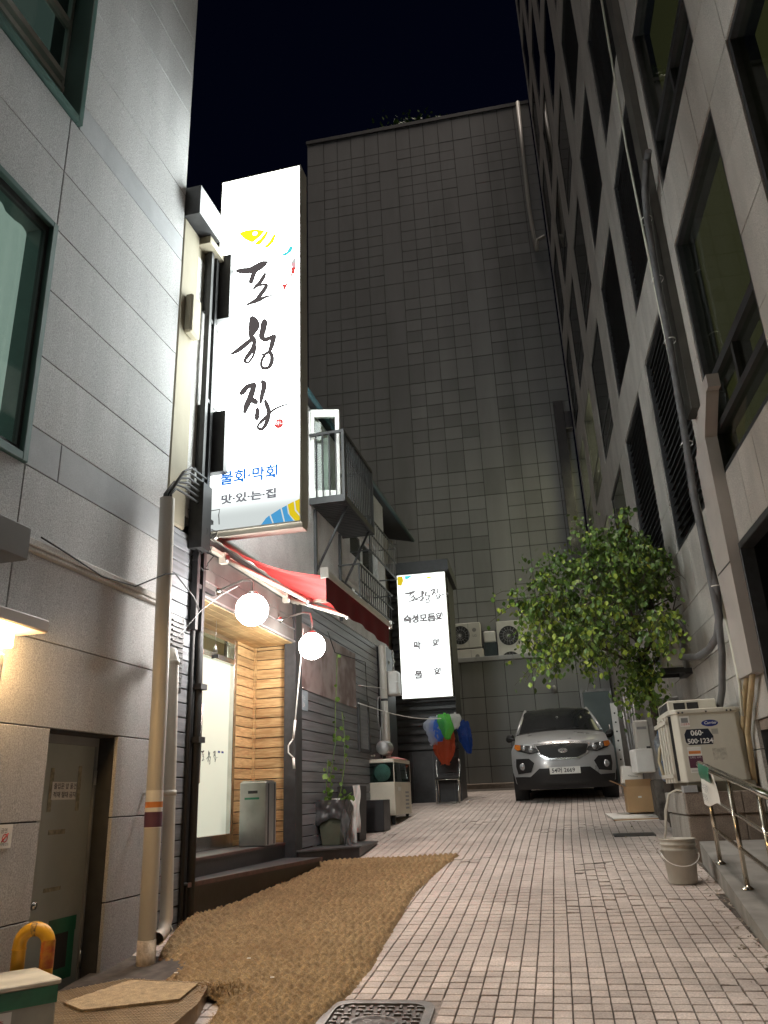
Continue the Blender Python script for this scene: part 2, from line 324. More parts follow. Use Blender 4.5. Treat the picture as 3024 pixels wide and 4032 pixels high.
# ================================================================ ground and pavement
def ground():
    mb = MB()
    xs = [-60,-20,-8,-5,-4]+[-3.6+.2*i for i in range(28)]+[2.4,3,4,6,10,25,60]
    ys = [-40,-10,-3,0]+[.5+.25*i for i in range(92)]+[24,30,45,80,160]
    vs = [(x, y, gz(x, y)-.016) for y in ys for x in xs]; n = len(xs)
    mb.add(vs, [(j*n+i, j*n+i+1, (j+1)*n+i+1, (j+1)*n+i) for j in range(len(ys)-1) for i in range(n-1)], True)
    struct(obj('ground', mb, M['ground']))
ground()

MAT_POLY = [(-2.62,9.6),(-1.9,9.68),(-1.04,9.78),(-1.12,9.2),(-1.2,8.5),(-1.26,7.8),(-1.24,7.0),(-1.23,6.2),(-1.2,5.57),(-1.22,5.1),(-1.3,4.6),(-1.38,4.15),
            (-1.86,4.15),(-1.9,4.6),(-1.93,4.8),(-2.15,4.98),(-2.55,5.05),(-2.72,5.3),(-2.8,5.75),(-2.92,6.3),(-3.0,6.8),(-3.0,7.4),(-2.9,8.2),(-2.78,9.0)]
def inpoly(x, y, P):
    c = False; j = len(P)-1
    for i in range(len(P)):
        if (P[i][1] > y) != (P[j][1] > y) and x < (P[j][0]-P[i][0])*(y-P[i][1])/(P[j][1]-P[i][1])+P[i][0]: c = not c
        j = i
    return c
def edge_dist(x, y, P):
    d = 9
    for i in range(len(P)):
        a = Vector(P[i]); b = Vector(P[(i+1)%len(P)]); p = Vector((x, y)); ab = b-a
        t = max(0, min(1, (p-a).dot(ab)/ab.length_squared)); d = min(d, (p-a-ab*t).length)
    return d
MH = (-1.0, 4.62, .3, .31)      # manhole centre and half sizes
def kerb_x(y): return 1.27+(y-5.86)*.0695
def pavement():
    base = MB(); base.add([(-3.2,2.2,gz(0,2.2)-.012),(1.6,2.2,gz(0,2.2)-.012),(2.0,16,gz(0,16)-.012),(-3.0,16,gz(0,16)-.012),(-3,22,gz(0,22)-.012),(2.05,22,gz(0,22)-.012)], [(0,1,2,3),(3,2,5,4)])
    pv = struct(obj('pavement', base, mat('tile_bed', (.085,.072,.062), .95, .3, 12)))
    tw, tl = .1015, .106; az = R(1.9); ex = Vector((math.cos(az), -math.sin(az))); ey = Vector((math.sin(az), math.cos(az)))
    rest = MB(); near = []
    rnd = random.Random(3)
    tm = MB(); h = .5
    tm.add([(-h,-h,-1),(h,-h,-1),(h,h,-1),(-h,h,-1),(-h,-h,-.12),(h,-h,-.12),(h,h,-.12),(-h,h,-.12),(-.475,-.475,0),(.475,-.475,0),(.475,.475,0),(-.475,.475,0)],
           [(0,1,5,4),(1,2,6,5),(2,3,7,6),(3,0,4,7),(4,5,9,8),(5,6,10,9),(6,7,11,10),(7,4,8,11),(8,9,10,11)])
    tme = mesh_of(tm, 'tile'); tme.materials.append(M['tile'])
    cells = []
    for i in range(-34, 26):
        colshift = rnd.uniform(-.002, .002)
        for j in range(14, 190):
            p = ex*(i*tw+.03*math.sin(j*.045+.2)) + ey*(j*tl+colshift)
            x, y = p.x, p.y
            if y < 2.3 or y > 21.8: continue
            q = p - LO; a = q.dot(LA); b = q.dot(LB)
            if x > kerb_x(y) - .03 or x > 1.95: continue
            if y > 9.3 and x > 1.36 + (y-9.3)*.02 and y < 10.6: continue
            if b < -.15 and a < .62: continue
            if b >= -.15 and a < -.02: continue
            if abs(x-MH[0]) < MH[2]+.03 and abs(y-MH[1]) < MH[3]+.03: continue
            if inpoly(x, y, MAT_POLY) and edge_dist(x, y, MAT_POLY) > .12: continue
            cells.append((x, y))
    vis = []
    for x, y in cells:                                   # which ones show largest
        d = Vector((x, y, gz(x, y))) - Vector((0, 0, H)); dep = d.dot(_f)
        if dep < .5: vis.append(99); continue
        px = d.dot(_r2)/dep*3050+1512; py = 2016-d.dot(_u2)/dep*3050
        vis.append(dep if 0 < px < 3024 and py < 4032 else 99)
    order = sorted(range(len(cells)), key=lambda k: vis[k]); pick = set(order[:300])
    for k, (x, y) in enumerate(cells):
        broken = noise.noise(Vector((x*.9, y*.9, 3))) > .33
        j1 = rnd.gauss(0, .0007 if not broken else .0035); tx = rnd.gauss(0, .006 if not broken else .025); ty = rnd.gauss(0, .008 if not broken else .03)
        sx = tw - rnd.uniform(.006, .009); sy = tl - rnd.uniform(.009, .012); rz = -az + rnd.gauss(0, .012 if not broken else .03)
        slope = (gz(x, y+.1)-gz(x, y-.1))/.2; rx = math.atan(slope)+tx
        z = gz(x, y)+j1+.012*noise.noise(Vector((x*.7, y*.7, 0)))
        if k in pick:
            inst('tile', tme, pv, (x, y, z), (rx, ty, rz), (sx, sy, .03))
        else:
            mm = Matrix.Translation((x, y, z)) @ Matrix.Rotation(rz, 4, 'Z') @ Matrix.Rotation(rx, 4, 'X') @ Matrix.Rotation(ty, 4, 'Y') @ Matrix.Diagonal((sx, sy, .03, 1))
            rest.add([mm @ v for v in tm.v], tm.f)
    stuff(obj('tile_field', rest, M['tile'], pv))
pavement()

# ================================================================ left granite building
def left_building():
    t = thing('granite_building', 'grey granite building with green framed windows and a steel service door', 'building', Lw(-1, -3, .4))
    wh = [(-4.6,-1.84,3.66,5.59), (-4.6,-1.72,6.68,8.9), (-1.28,-.49,.2,2.0)]
    mb = MB(); mb.holed(lambda w_, b, z: Lw(w_, b, z), -9, -.02, -.3, 14, wh, -.4, -.03)
    mb.boxL((-7,-.41), (-.35,-.021), (-.3,14)); mb.boxL((-7,-.41), (-9,-8.6), (-.3,14)); mb.boxL((-7,0), (-9,-.02), (14,14.4)); mb.boxL((-7.3,-7.001), (-9,-.02), (-.3,14))
    wall = obj('wall', mb, M['joint'], t)
    rows = [-.2,.33,.89,1.445,2.01,2.555,3.12,3.665,3.96,4.5,5.05,5.585,6.13,6.665,6.945,7.495,8.04,8.59,9.14,9.69,10.24,10.8,11.35,11.9,12.45,13,13.55,14.1]
    g = .004
    def panel(b0, b1, z0, z1, smooth=False):
        p = MB(); p.boxL((-.029, random.uniform(-.001, .001)), (b0+g, b1-g), (z0+g, z1-g))
        o = obj('panel', p, M['granite_smooth' if smooth else 'granite'], wall, loc=Lw(0, (b0+b1)/2, (z0+z1)/2), bevel=.003)
    cols = [(-1.83,0),(-3.66,-1.83),(-5.5,-3.66),(-7.3,-5.5),(-9,-7.3)]
    for i in range(len(rows)-1):
        z0, z1 = rows[i], rows[i+1]; zc = (z0+z1)/2
        smooth = abs(z0-3.665) < .01 or abs(z0-6.665) < .01
        for b0, b1 in cols:
            if b1 < -3 and (zc < 3 or zc > 9): pass
            # cut the panel by the openings
            segs = [(b0, b1)]
            for h in wh:
                if h[2] < zc < h[3]:
                    ns = []
                    for s0, s1 in segs:
                        if h[0] <= s0 and h[1] >= s1: continue
                        if h[1] <= s0 or h[0] >= s1: ns.append((s0, s1)); continue
                        if s0 < h[0]: ns.append((s0, h[0]))
                        if h[1] < s1: ns.append((h[1], s1))
                    segs = ns
            for s0, s1 in segs:
                if s1-s0 < .03: continue
                if smooth and z0 < 4 and b1 == 0: panel(s0, -1.49, z0, z1, True); panel(-1.49, s1, z0, z1, True)
                else: panel(s0, s1, z0, z1, smooth)
    # stone string course
    p = MB(); p.boxL((.001,.07), (-1.95,-.03), (3.115,3.165)); p.boxL((.001,.055), (-1.95,-.03), (3.09,3.114))
    obj('string_course', p, M['granite_warm'], t, bevel=.006)
    # two windows, green frames set in the openings
    for (b0, b1, z0, z1, tr) in ((-4.6,-1.84,3.66,5.59,None), (-4.6,-1.72,6.68,8.9,7.15)):
        wd = MB(); gd = -.02 if not tr else -.17; wd.holed(Lw, b0+.002, b1-.002, z0+.002, z1-.002, [(b0+.05, b1-.055, z0+.06, z1-.05)], -.2, .03)
        fr = obj('window', wd, M['green_frame'], t, bevel=.004)
        i = MB(); i.holed(Lw, b0+.05, b1-.056, z0+.061, z1-.051, [(b0+.1, -2.9, z0+.1, z1-.1), (-2.84, b1-.085, z0+.1, z1-.1)], gd-.03, gd+.012)
        if tr: i.boxL((-.2,-.13), (b0+.1, b1-.09), (tr,tr+.06)); i.boxL((-.2,-.12), (b0+.1, b1-.09), (tr-.14,tr-.09)); i.boxL((-.2,-.14), (b0+.1, b1-.09), (tr+.6,tr+.66))
        obj('sash', i, M['black_paint'] if not tr else M['alu'], fr)
        pn = MB(); pn.boxL((gd-.008,gd-.004), (b0+.09, b1-.075), (z0+.09, z1-.09)); obj('pane', pn, M['glass_left'], fr)
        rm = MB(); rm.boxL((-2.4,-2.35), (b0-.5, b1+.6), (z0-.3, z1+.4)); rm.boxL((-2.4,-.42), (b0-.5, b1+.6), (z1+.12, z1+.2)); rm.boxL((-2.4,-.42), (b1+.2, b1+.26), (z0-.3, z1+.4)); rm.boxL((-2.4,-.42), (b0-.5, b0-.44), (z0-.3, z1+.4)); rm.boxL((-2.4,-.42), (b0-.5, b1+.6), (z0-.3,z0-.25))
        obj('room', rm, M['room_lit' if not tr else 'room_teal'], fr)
        if not tr:
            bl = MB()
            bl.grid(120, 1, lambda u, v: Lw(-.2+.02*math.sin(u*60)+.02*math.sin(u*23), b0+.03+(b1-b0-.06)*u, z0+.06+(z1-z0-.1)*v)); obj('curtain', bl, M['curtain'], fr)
    # service door, its frame, hinges, tape and notice
    d = MB(); d.boxL((-.21,-.17), (-1.23,-.5), (.3,1.95)); door = obj('door', d, M['door_green'], t, bevel=.004)
    f = MB(); f.holed(Lw, -1.28, -.492, .25, 1.998, [(-1.22,-.51,.2,1.94)], -.26, -.15); obj('door_frame', f, M['grey_paint'], door)
    for z in (.55, 1.72):
        hb = MB(); hb.tube([Lw(-.155,-.5,z-.05), Lw(-.155,-.5,z+.05)], .012, 8); obj('hinge', hb, M['steel_dull'], door)
    hh = MB(); hh.tube([Lw(-.17,-1.12,.95), Lw(-.12,-1.12,.95)], .016, 10); hh.lathe([(.02,-.012),(.026,.0),(.022,.016),(0,.02)], Lw(-.11,-1.12,.95), 12, LA.to_3d()); obj('handle', hh, M['steel'], door)
    pp = MB(); pp.boxL((-.169,-.167), (-.97,-.7), (1.575,1.69)); obj('notice', pp, M['paper'], door)
    fL = lambda u, v, w_: Lw(w_, u, v)
    text_obj('출입문 앞 물건', M['ink_dark'], door, fL, -.955, 1.647, .042, -.1655, wt=.01)
    text_obj('적재 절대 금지', M['ink_dark'], door, fL, -.955, 1.592, .042, -.1655, wt=.01)
    for (b0,b1,z0,z1) in ((-1.0,-.96,1.5,1.78),(-.69,-.65,1.5,1.8),(-.96,-.78,1.355,1.385),(-.95,-.77,1.005,1.03)):
        q = MB(); q.boxL((-.1692,-.168), (b0,b1), (z0,z1)); obj('tape_residue', q, mat('residue', (.30,.28,.2), .8, .3, 30), door)
    gt = MB()
    for (b0,b1,z0,z1) in ((-.86,-.56,.74,.83),(-.64,-.57,.5,.76),(-.86,-.57,.46,.53),(-.86,-.8,.5,.76)): gt.boxL((-.1692,-.1675+random.uniform(0,.001)), (b0,b1), (z0,z1))
    obj('green_tape', gt, M['green_tape'], door)
    vt = MB(); vt.boxL((-.1695,-.168), (-.8,-.64), (.53,.74)); obj('vent', vt, M['black_paint'], door)
    # no-smoking plate
    s = MB(); s.boxL((.002,.006), (-1.66,-1.54), (1.31,1.44)); pl = obj('notice_plate', s, M['white_plastic'], t)
    text_obj('금연', M['ink_dark'], pl, fL, -1.64, 1.395, .03, .0072); text_obj('중구보건소', M['ink_dark'], pl, fL, -1.645, 1.325, .018, .0072)
    r = MB(); r.tube([Lw(.0075,-1.625,1.345), Lw(.0075,-1.575,1.39)], .004, 6); r.disc(Lw(.0075,-1.6,1.365), LA.to_3d(), .024, 18, .018); obj('cigarette_mark', r, M['ink_red'], pl)
    # threshold
    th = MB(); th.boxL((-.4,.02), (-1.28,-.49), (.05,.28)); obj('threshold', th, M['granite_brown'], t)
    return t
M['curtain'] = mat('curtain', (.34,.37,.34), .9, .1, 4); cb_ = M['curtain'].node_tree.nodes['Principled BSDF']; cb_.inputs['Emission Color'].default_value = (.58,.7,.63,1); cb_.inputs['Emission Strength'].default_value = .26  # the cloth itself emits, standing for light inside the window
M['room_teal'] = emit('room_teal', (.3,.42,.38), .07)  # room walls emit faintly, standing for the teal sheen on the glass
M['room_lit'] = emit('room_lit', (.42,.55,.45), .2)
left_building()

# ================================================================ back building
def back_building():
    t = thing('tiled_building', 'tall windowless building clad in grey stone tiles closing the alley', 'building', (-2.3, 24, 1.6))
    YB = 22.9; X0, X1 = -6.6, 2.06
    mb = MB(); mb.box((X0+.01, X1), (YB+.03, YB+6), (1, 25.85)); wall = obj('wall', mb, mat('wall_joint', (.09,.09,.088), .9, .2, 9), t)
    cp = MB(); cp.box((X0-.04, X1), (YB-.03, YB+6.05), (25.86, 26.02)); obj('coping', cp, M['dark_metal'], t)
    ed = [-6.6,-5.93,-5.39,-4.84,-4.3,-3.76,-3.06,-2.53,-1.99,-1.43,-.88,-.2,.33,.85,1.45,2.05]; big = {0,5,10}
    courses = [(24.74,25.85,0)]; z = 24.74
    while z > 4.6:
        for k in range(3): courses.append((z-.888, z, 1)); z -= .888
        courses.append((z-.726, z, 0)); z -= .726
    tiles = []; g = .011
    for z0, z1, sp in courses:
        for i in range(15):
            zs = [(z0, z1)] if (not sp or i in big) else [(z0, (z0+z1)/2), ((z0+z1)/2, z1)]
            for a, b in zs: tiles.append((ed[i]+g, ed[i+1]-g, a+g, b-g))
    tiles.sort(key=lambda q: q[3] if q[0] > -3.4 else q[3]+40)
    um = MB(); um.add([(-.5,0,-.5),(.5,0,-.5),(.5,0,.5),(-.5,0,.5),(-.5,1,-.5),(.5,1,-.5),(.5,1,.5),(-.5,1,.5)], [(0,1,2,3),(0,4,5,1),(1,5,6,2),(2,6,7,3),(3,7,4,0)])
    ume = mesh_of(um, 'tile'); ume.materials.append(M['backtile'])
    rest = MB()
    for k, (x0, x1, z0, z1) in enumerate(tiles):
        dy = random.uniform(-.004, .004)
        if k < 270: inst('tile', ume, wall, ((x0+x1)/2, YB+dy, (z0+z1)/2), None, (x1-x0, .03, z1-z0))
        else: rest.add([Vector(((x0+x1)/2+p.x*(x1-x0), YB+dy+p.y*.03, (z0+z1)/2+p.z*(z1-z0))) for p in um.v], um.f)
    stuff(obj('tile_field', rest, M['backtile'], wall))
    # low front wall with coping, the machines stand behind it
    YF = 22.1; s = .965
    lw = MB(); lw.box((-4.6, 2.06), (YF+.03, YF+.3), (1.2, 5.0)); low = obj('low_wall', lw, M['joint'], t)
    fl = MB(); fl.box((-4.6, 2.06), (YF+.301, YB+.02), (4.5, 4.62)); obj('terrace', fl, M['granite_smooth'], t)
    xe = [-4.45,-3.85,-3.24,-2.6,-1.96,-1.34,-.73,.01,.64,1.21,1.79,2.05]; ze = [1.5,2.19,2.64,3.1,3.57,4.02,5.0]
    for j in range(6):
        for i in range(11):
            if xe[i] > 1.0 and ze[j+1] < 4.1: continue
            inst('tile', ume, low, ((xe[i]+xe[i+1])/2, YF+random.uniform(-.003,.003), (ze[j]+ze[j+1])/2), None, (xe[i+1]-xe[i]-.016, .03, ze[j+1]-ze[j]-.016))
    c0 = -4.6
    while c0 < 2.0:
        c1 = min(c0+1.03, 2.06); q = MB(); q.box((c0+.004, c1-.004), (YF-.07, YF+.36), (5.003, 5.13)); obj('coping', q, M['granite_smooth'], t, bevel=.008); c0 = c1
    kb = MB(); kb.box((-3.2, 1.0), (YF-.35, YF-.01), (1.3, 1.76)); obj('kerb', kb, M['granite_brown'], t, bevel=.02)
    # back door
    d = MB(); d.box((1.24+.06, 2.0), (YF+.01, YF+.028), (1.6, 3.98)); door = obj('door', d, mat('door_teal', (.2,.25,.25), .5, .1, 2), t)
    f = MB(); f.holed(lambda w_, x, z: Vector((x, w_, z)), 1.22, 2.05, 1.6, 4.05, [(1.29, 1.99, 1.5, 3.98)], YF-.04, YF+.026); obj('door_frame', f, M['galv'], door)
    lv = MB(); lv.tube([(1.88,YF-.03,2.6),(1.88,YF-.03,3.1)], .018, 8); obj('handle', lv, M['steel_dull'], door)
    # rooftop shrub is its own thing
    return t
back_building()
def roof_shrub():
    t = thing('roof_shrub', 'dark shrub growing on the roof edge of the tiled building', 'shrub', (-2.6, 23.4, 26.02))
    mb = MB(); rr = random.Random(5)
    for k in range(700):
        c = Vector((-2.6+rr.gauss(0,.75), 23.5+rr.uniform(-.3,.6), 26.05+abs(rr.gauss(0,.42))))
        x = Vector((rr.uniform(-1,1), rr.uniform(-1,1), rr.uniform(-1,1))).normalized()*.09; y = x.orthogonal().normalized()*.06
        mb.add([c-x, c+y, c+x, c-y], [(0,1,2,3)])
    stuff(obj('foliage', mb, M['leaf'], t))
    st = MB()
    for k in range(6): st.tube([(-3.4+k*.33, 23.5, 26.03), (-3.4+k*.33+.06, 23.55, 26.5)], .015, 5)
    obj('stem', st, M['bark'], t)
roof_shrub()

# ================================================================ right building
def right_building():
    t = thing('grid_window_building', 'tall stone clad office building with a grid of deep windows and louvres', 'building', Rw(-1, 4, 1))
    cols = [(-9.3,-7.2),(-6.3,-4.2+.18),(-3.33,-1.27),(-.5,1.58),(2.4,4.44),(5.45,7.5),(8.45,10.5),(11.35,13.1)]
    rows = [(4.58,7.62),(8.48,11.07),(11.92,14.5),(15.4,17.95),(18.85,21.4),(22.3,24.85),(25.75,28.3),(29.2,31.7)]
    holes = [(c0, c1, z0, z1) for c0, c1 in cols for z0, z1 in rows]
    gw = (-7.5,-1.38,2.2,3.8); holes.append(gw)
    mb = MB()
    mb.holed(Rw, -10.5, 13.38, 4.56, 34, holes[:-1], -.45, -.035)
    mb.holed(Rw, -10.5, -.7, 2.1, 4.56, [gw], -.45, -.035); mb.boxR((-.45,-.035), (-.7,13.38), (.3,4.56))
    mb.boxR((-8,-.46), (12.9,13.38), (.3,34)); mb.boxR((-8,-.46), (-10.5,-10.1), (2.1,34)); mb.boxR((-8,0), (-10.5,13.38), (34,34.4)); mb.boxR((-8.3,-8.001), (-10.5,13.38), (.3,34))
    wall = obj('wall', mb, M['joint'], t)
    pnl = M['granite_warm']; g = .005; n = [0]
    rest = MB(); cnt = [0]
    def panel(e0, e1, z0, z1):
        if e1-e0 < .04 or z1-z0 < .04: return
        p = MB(); p.boxR((-.034, random.uniform(-.0015,.0015)), (e0+g, e1-g), (z0+g, z1-g))
        if z0 < 12.5 and cnt[0] < 285:
            cnt[0] += 1; obj('panel', p, pnl, wall, loc=Rw(0,(e0+e1)/2,(z0+z1)/2))
        else: rest.add(p.v, p.f)
    zb = [4.53]+[z for r_ in rows for z in r_]+[34]
    # spandrels: panels a quarter window wide
    sp = [(rows[i][1], rows[i+1][0]) for i in range(len(rows)-1)]+[(rows[-1][1], 34)]
    for z0, z1 in sp:
        for c0, c1 in cols:
            for k in range(4): panel(c0+(c1-c0)*k/4, c0+(c1-c0)*(k+1)/4, z0, z1)
    # piers
    piers = [(-10.5,-9.3)]+[(cols[i][1], cols[i+1][0]) for i in range(len(cols)-1)]+[(cols[-1][1], 13.38)]
    for e0, e1 in piers:
        zs = [4.58,5.3,6.08,6.86,7.62]
        for i in range(len(rows)-1):
            a, b = rows[i][1], rows[i+1][0]; zs += [b]+[b+(rows[i+1][1]-b)*k/3 for k in (1,2,3)]
        zs.append(34)
        for i in range(len(zs)-1): panel(e0, e1, zs[i], zs[i+1])
    # base course under the first row
    es = [-.69,-.12,.35,.85,1.35,1.85,2.4,2.9,3.4,3.9,4.4,5.4,6.4,7.4,8.4,9.4,10.4,11.4,12.4,13.38]
    for i in range(len(es)-1):
        zs = [.4,1.2,1.82,2.22,2.62,3.0,3.4,3.8,4.575] if i < 8 else [.4,1.82,2.62,3.4,4.575]
        for j in range(len(zs)-1): panel(es[i], es[i+1], zs[j], zs[j+1])
    e = -10.5
    while e < -.7:
        e1 = min(e+.535, -.69)
        for z0, z1 in ((2.1,3.02),(3.02,3.81),(3.81,4.575)):
            if z0 < 3.8 and e < gw[1]-.01:
                if e1 > gw[1]: panel(gw[1], e1, z0, z1)
                if z0 < 2.2: panel(e, min(e1, gw[1]), 2.1, 2.2)
                continue
            panel(e, e1, z0, z1)
        e = e1
    stuff(obj('panel_field', rest, pnl, wall))
    und = MB(); und.boxR((-3.5,-.03), (-10.5,-.71), (2.0,2.095)); und.boxR((-3.5,-3.4), (-10.5,-.4), (-.2,2.0)); und.boxR((-3.5,-.46), (-.7,-.6), (-.2,2.0)); obj('entry_recess', und, M['granite_brown'], t)
    # windows and louvres
    lit = {(6,1):.8, (6,0):1.0, (7,1):.7, (7,0):.9, (6,2):.0}
    slat = MB(); slat.add([(0,0,0),(0,1,0),(.07,1,.05),(.07,0,.05),(.075,0,.042),(.075,1,.042),(.004,1,-.006),(.004,0,-.006)], [(0,1,2,3),(3,2,5,4),(4,5,6,7),(7,6,1,0)])
    sme = mesh_of(slat, 'slat'); sme.materials.append(M['dark_metal'])
    rz = math.atan2(RE.y, RE.x)-math.pi/2
    nsl = 0
    for ci, (e0, e1) in enumerate(cols):
        for ri, (z0, z1) in enumerate(rows):
            louv = ci in (3,4) and ri < 4
            fm = MB(); fm.holed(Rw, e0+.003, e1-.003, z0+.003, z1-.003, [(e0+.06, e1-.06, z0+.06, z1-.06)], -.22, -.015 if not louv else -.02)
            if louv:
                lo = obj('louvre', fm, M['dark_metal'], t)
                bk = MB(); bk.boxR((-.32,-.3), (e0,e1), (z0,z1)); obj('backing', bk, M['black_paint'], lo)
                z = z0+.1; step = .118
                while z < z1-.1:
                    if nsl < 300:
                        inst('slat', sme, lo, Rw(-.05, e0+.06, z), (0,0,rz), (1, e1-e0-.12, 1)); nsl += 1
                    z += step
                continue
            if ci == 2 and ri < 2:
                zt = 5.61 if ri == 0 else z0+.75; zs_ = 5.1 if ri == 0 else z0+.32
                fm.boxR((-.2,-.02), (e0+.06,e1-.06), (zt-.05,zt+.05)); fm.boxR((-.2,-.025), (e0+.06,e1-.06), (zs_-.04,zs_+.04)); fm.boxR((-.2,-.03), (-2.4,-2.33), (zs_+.04,zt-.05))
            elif ri < 4:
                fm.boxR((-.2,-.02), (e0+.06,e1-.06), (z0+.7,z0+.78)); fm.boxR((-.2,-.025), (e0+.06,e1-.06), (z0+.3,z0+.36))
            wn = obj('window', fm, M['dark_metal'], t)
            pn = MB(); po_ = -.07 if ci < 4 else -.03; pn.boxR((po_-.005,po_), (e0+.05,e1-.05), (z0+.05,z1-.05)); obj('pane', pn, M['glass_lit' if lit.get((ci,ri)) else 'glass_dark' if ci > 2 else 'glass_clear'], wn)
            if ri < 3 and ci >= 1:
                dp = -.27 if ci > 4 else -1.55; rm = MB(); rm.boxR((dp-.05,dp), (e0-.02,e1+.02), (z0-.02,z1+.02))
                if ci <= 4: rm.boxR((-1.55,-.24), (e0+.02,e1-.02), (z1-.03,z1)); rm.boxR((-1.55,-.24), (e0,e0+.02), (z0,z1)); rm.boxR((-1.55,-.24), (e1-.02,e1), (z0,z1)); rm.boxR((-1.55,-.24), (e0+.02,e1-.02), (z0,z0+.03))
                obj('room', rm, M['room_yellow'] if lit.get((ci,ri)) else M['room_olive'], wn)
    # ground floor window
    fm = MB(); e0,e1,z0,z1 = gw; fm.holed(Rw, e0+.003, e1-.003, z0+.003, z1-.003, [(e0+.07, -4.6, z0+.07, z1-.07), (-4.53, e1-.07, z0+.07, z1-.07)], -.2, .02)
    wn = obj('window', fm, M['dark_metal'], t, bevel=.006); pn = MB(); pn.boxR((-.12,-.115), (e0+.05,e1-.05), (z0+.05,z1-.05)); obj('pane', pn, M['glass_dark'], wn)
    bk = MB(); bk.boxR((-1.4,-1.35), (e0-.2,e1+.3), (z0-.2,z1+.2)); obj('room', bk, M['room_dark'], wn)
    return t
M['room_yellow'] = emit('room_yellow', (.80,.74,.45), 1.1)
M['room_olive'] = emit('room_olive', (.28,.275,.1), .05)
right_building()
# ================================================================ restaurant building
def arc(c, r, a0, a1, n, e1, e2):
    c = Vector(c); return [c + Vector(e1)*r*math.cos(a0+(a1-a0)*i/n) + Vector(e2)*r*math.sin(a0+(a1-a0)*i/n) for i in range(n+1)]
def plank_run(parent, mt, fn_box, z0, z1, pitch, gap, name='plank'):
    z = z0
    while z < z1-.01:
        zt = min(z+pitch-gap, z1); p = MB(); fn_box(p, z, zt); obj(name, p, mt, parent, bevel=.003); z += pitch
FZ = 1.06      # entrance floor
def restaurant():
    t = thing('restaurant_building', 'two storey restaurant with black board siding, pine entrance and plastered upper wall', 'building', Lw(-2, 4, .8))
    # upper storey wall with openings
    up = MB(); up.holed(Lw, .36, 8.45, 4.06, 7.02, [(5.35,7.45,4.42,4.9), (6.0,7.9,5.35,5.95), (3.95,4.85,5.5,6.95)], -.25, -.02)
    up.boxL((-6,-.25), (8.2,8.45), (1,7.02)); up.boxL((-6,-5.8), (.05,8.2), (1,7.02))
    wall = obj('upper_wall', up, M['plaster'], t)
    e2 = MB(); e2.boxL((-3,-.34), (8.46,10.7), (1,6.9)); obj('rear_wall', e2, M['cream_wall'], t)
    ef = MB(); ef.prism([(-.6,7.2),(.06,7.04),(.06,7.13),(-.6,7.3)], lambda p, w_: Lw(p[0], w_, p[1]), 1.1, 10.95); ef.boxL((-6,-.6), (.05,10.95), (7.2,7.3))
    obj('eave', ef, M['dark_metal'], t)
    gt = MB(); gt.tube([Lw(.09,1.1,7.07), Lw(.09,10.95,7.07)], .04, 8); obj('gutter', gt, mat('gutter', (.03,.07,.08), .5), t)
    dp = MB(); dp.tube([Lw(-.3,10.3,6.9), Lw(-.3,10.3,6.1)], .05, 8); obj('rain_pipe', dp, M['pipe_white'], t)
    # cream corner pier beside the granite building
    cp = MB(); cp.boxL((-.5,.0), (.012,.36), (3.9,7.25)); cp.boxL((-.3,-.03), (.36,1.1), (6.5,7.25)); cp.boxL((.001,.09), (.1,.3), (5.9,6.35)); obj('corner_pier', cp, M['cream_wall'], t, bevel=.02)
    cb = MB(); cb.boxL((-.5,.16), (.02,.5), (7.26,7.62)); obj('pier_box', cb, M['dark_metal'], t); lb = MB(); lb.boxL((-.3,.12), (.36,1.3), (7.16,7.25)); obj('ledge', lb, M['cream_wall'], t)
    # black siding: end pier and long side
    sw = MB(); sw.boxL((-.3,-.022), (3.49,7.5), (.7,4.05)); side = obj("siding_wall", sw, M["black_paint"], t); sw = MB(); sw.boxL((-.56,-.022), (.012,.62), (.4,3.9)); side2 = obj("siding_pier", sw, M["black_paint"], t)
    plank_run(side, M['siding'], lambda p, a, b: p.boxL((-.021,random.uniform(-.002,.002)), (3.5,7.48), (a,b)), .985, 4.02, .1235, .011)
    plank_run(side2, M["siding"], lambda p, a, b: p.boxL((-.021,random.uniform(-.002,.002)), (.014,.6), (a,b)), 1.2 if False else .5, 3.88, .1235, .011)
    vt = MB(); vt.boxL((.003,.02), (.16,.4), (2.42,3.08)); ven = obj('vent', vt, M['black_paint'], t)
    for k in range(14):
        s = MB(); s.boxL((.0205,.034), (.18,.38), (2.46+k*.043,2.475+k*.043)); obj('slat', s, M['dark_metal'], ven)
    # posts either side of the entrance
    po = MB(); po.boxL((-.12,.03), (3.25,3.488), (.6,4.06)); obj('post', po, M['dark_metal'], t, bevel=.006)
    pb = MB(); pb.boxL((-.56,.004), (.621,.78), (.4,3.9)); obj('post', pb, M['black_paint'], t)
    # fascia above the opening: overlapping sheets
    fa = MB(); fa.boxL((-.2,-.03), (.63,3.24), (3.37,4.05)); fas = obj('fascia', fa, M['fascia'], t)
    for z0, z1, a in ((3.38,3.52,.012),(3.53,3.66,.0),(3.67,3.84,-.008),(3.85,4.04,.006)):
        q = MB(); q.boxL((-.029,a), (.63,3.24), (z0,z1)); obj('sheet', q, M['fascia'], fas)
    an = MB(); an.boxL((-.03,.03), (.63,3.25), (3.36,3.378)); an.boxL((.013,.024), (.63,3.24), (3.52,3.53)); obj('drip_edge', an, M['galv'], t)
    # entrance lined with pine boards
    en = MB(); en.boxL((-.7,-.585), (2.76,3.5), (.9,3.45)); en.boxL((-.58,-.13), (3.38,3.5), (.9,3.45)); ent = obj('entrance_lining', en, M['black_paint'], t)
    plank_run(ent, M['wood'], lambda p, a, b: p.boxL((-.584,-.56), (2.762,3.372), (a,b)), FZ+.003, 3.35, .1185, .009)
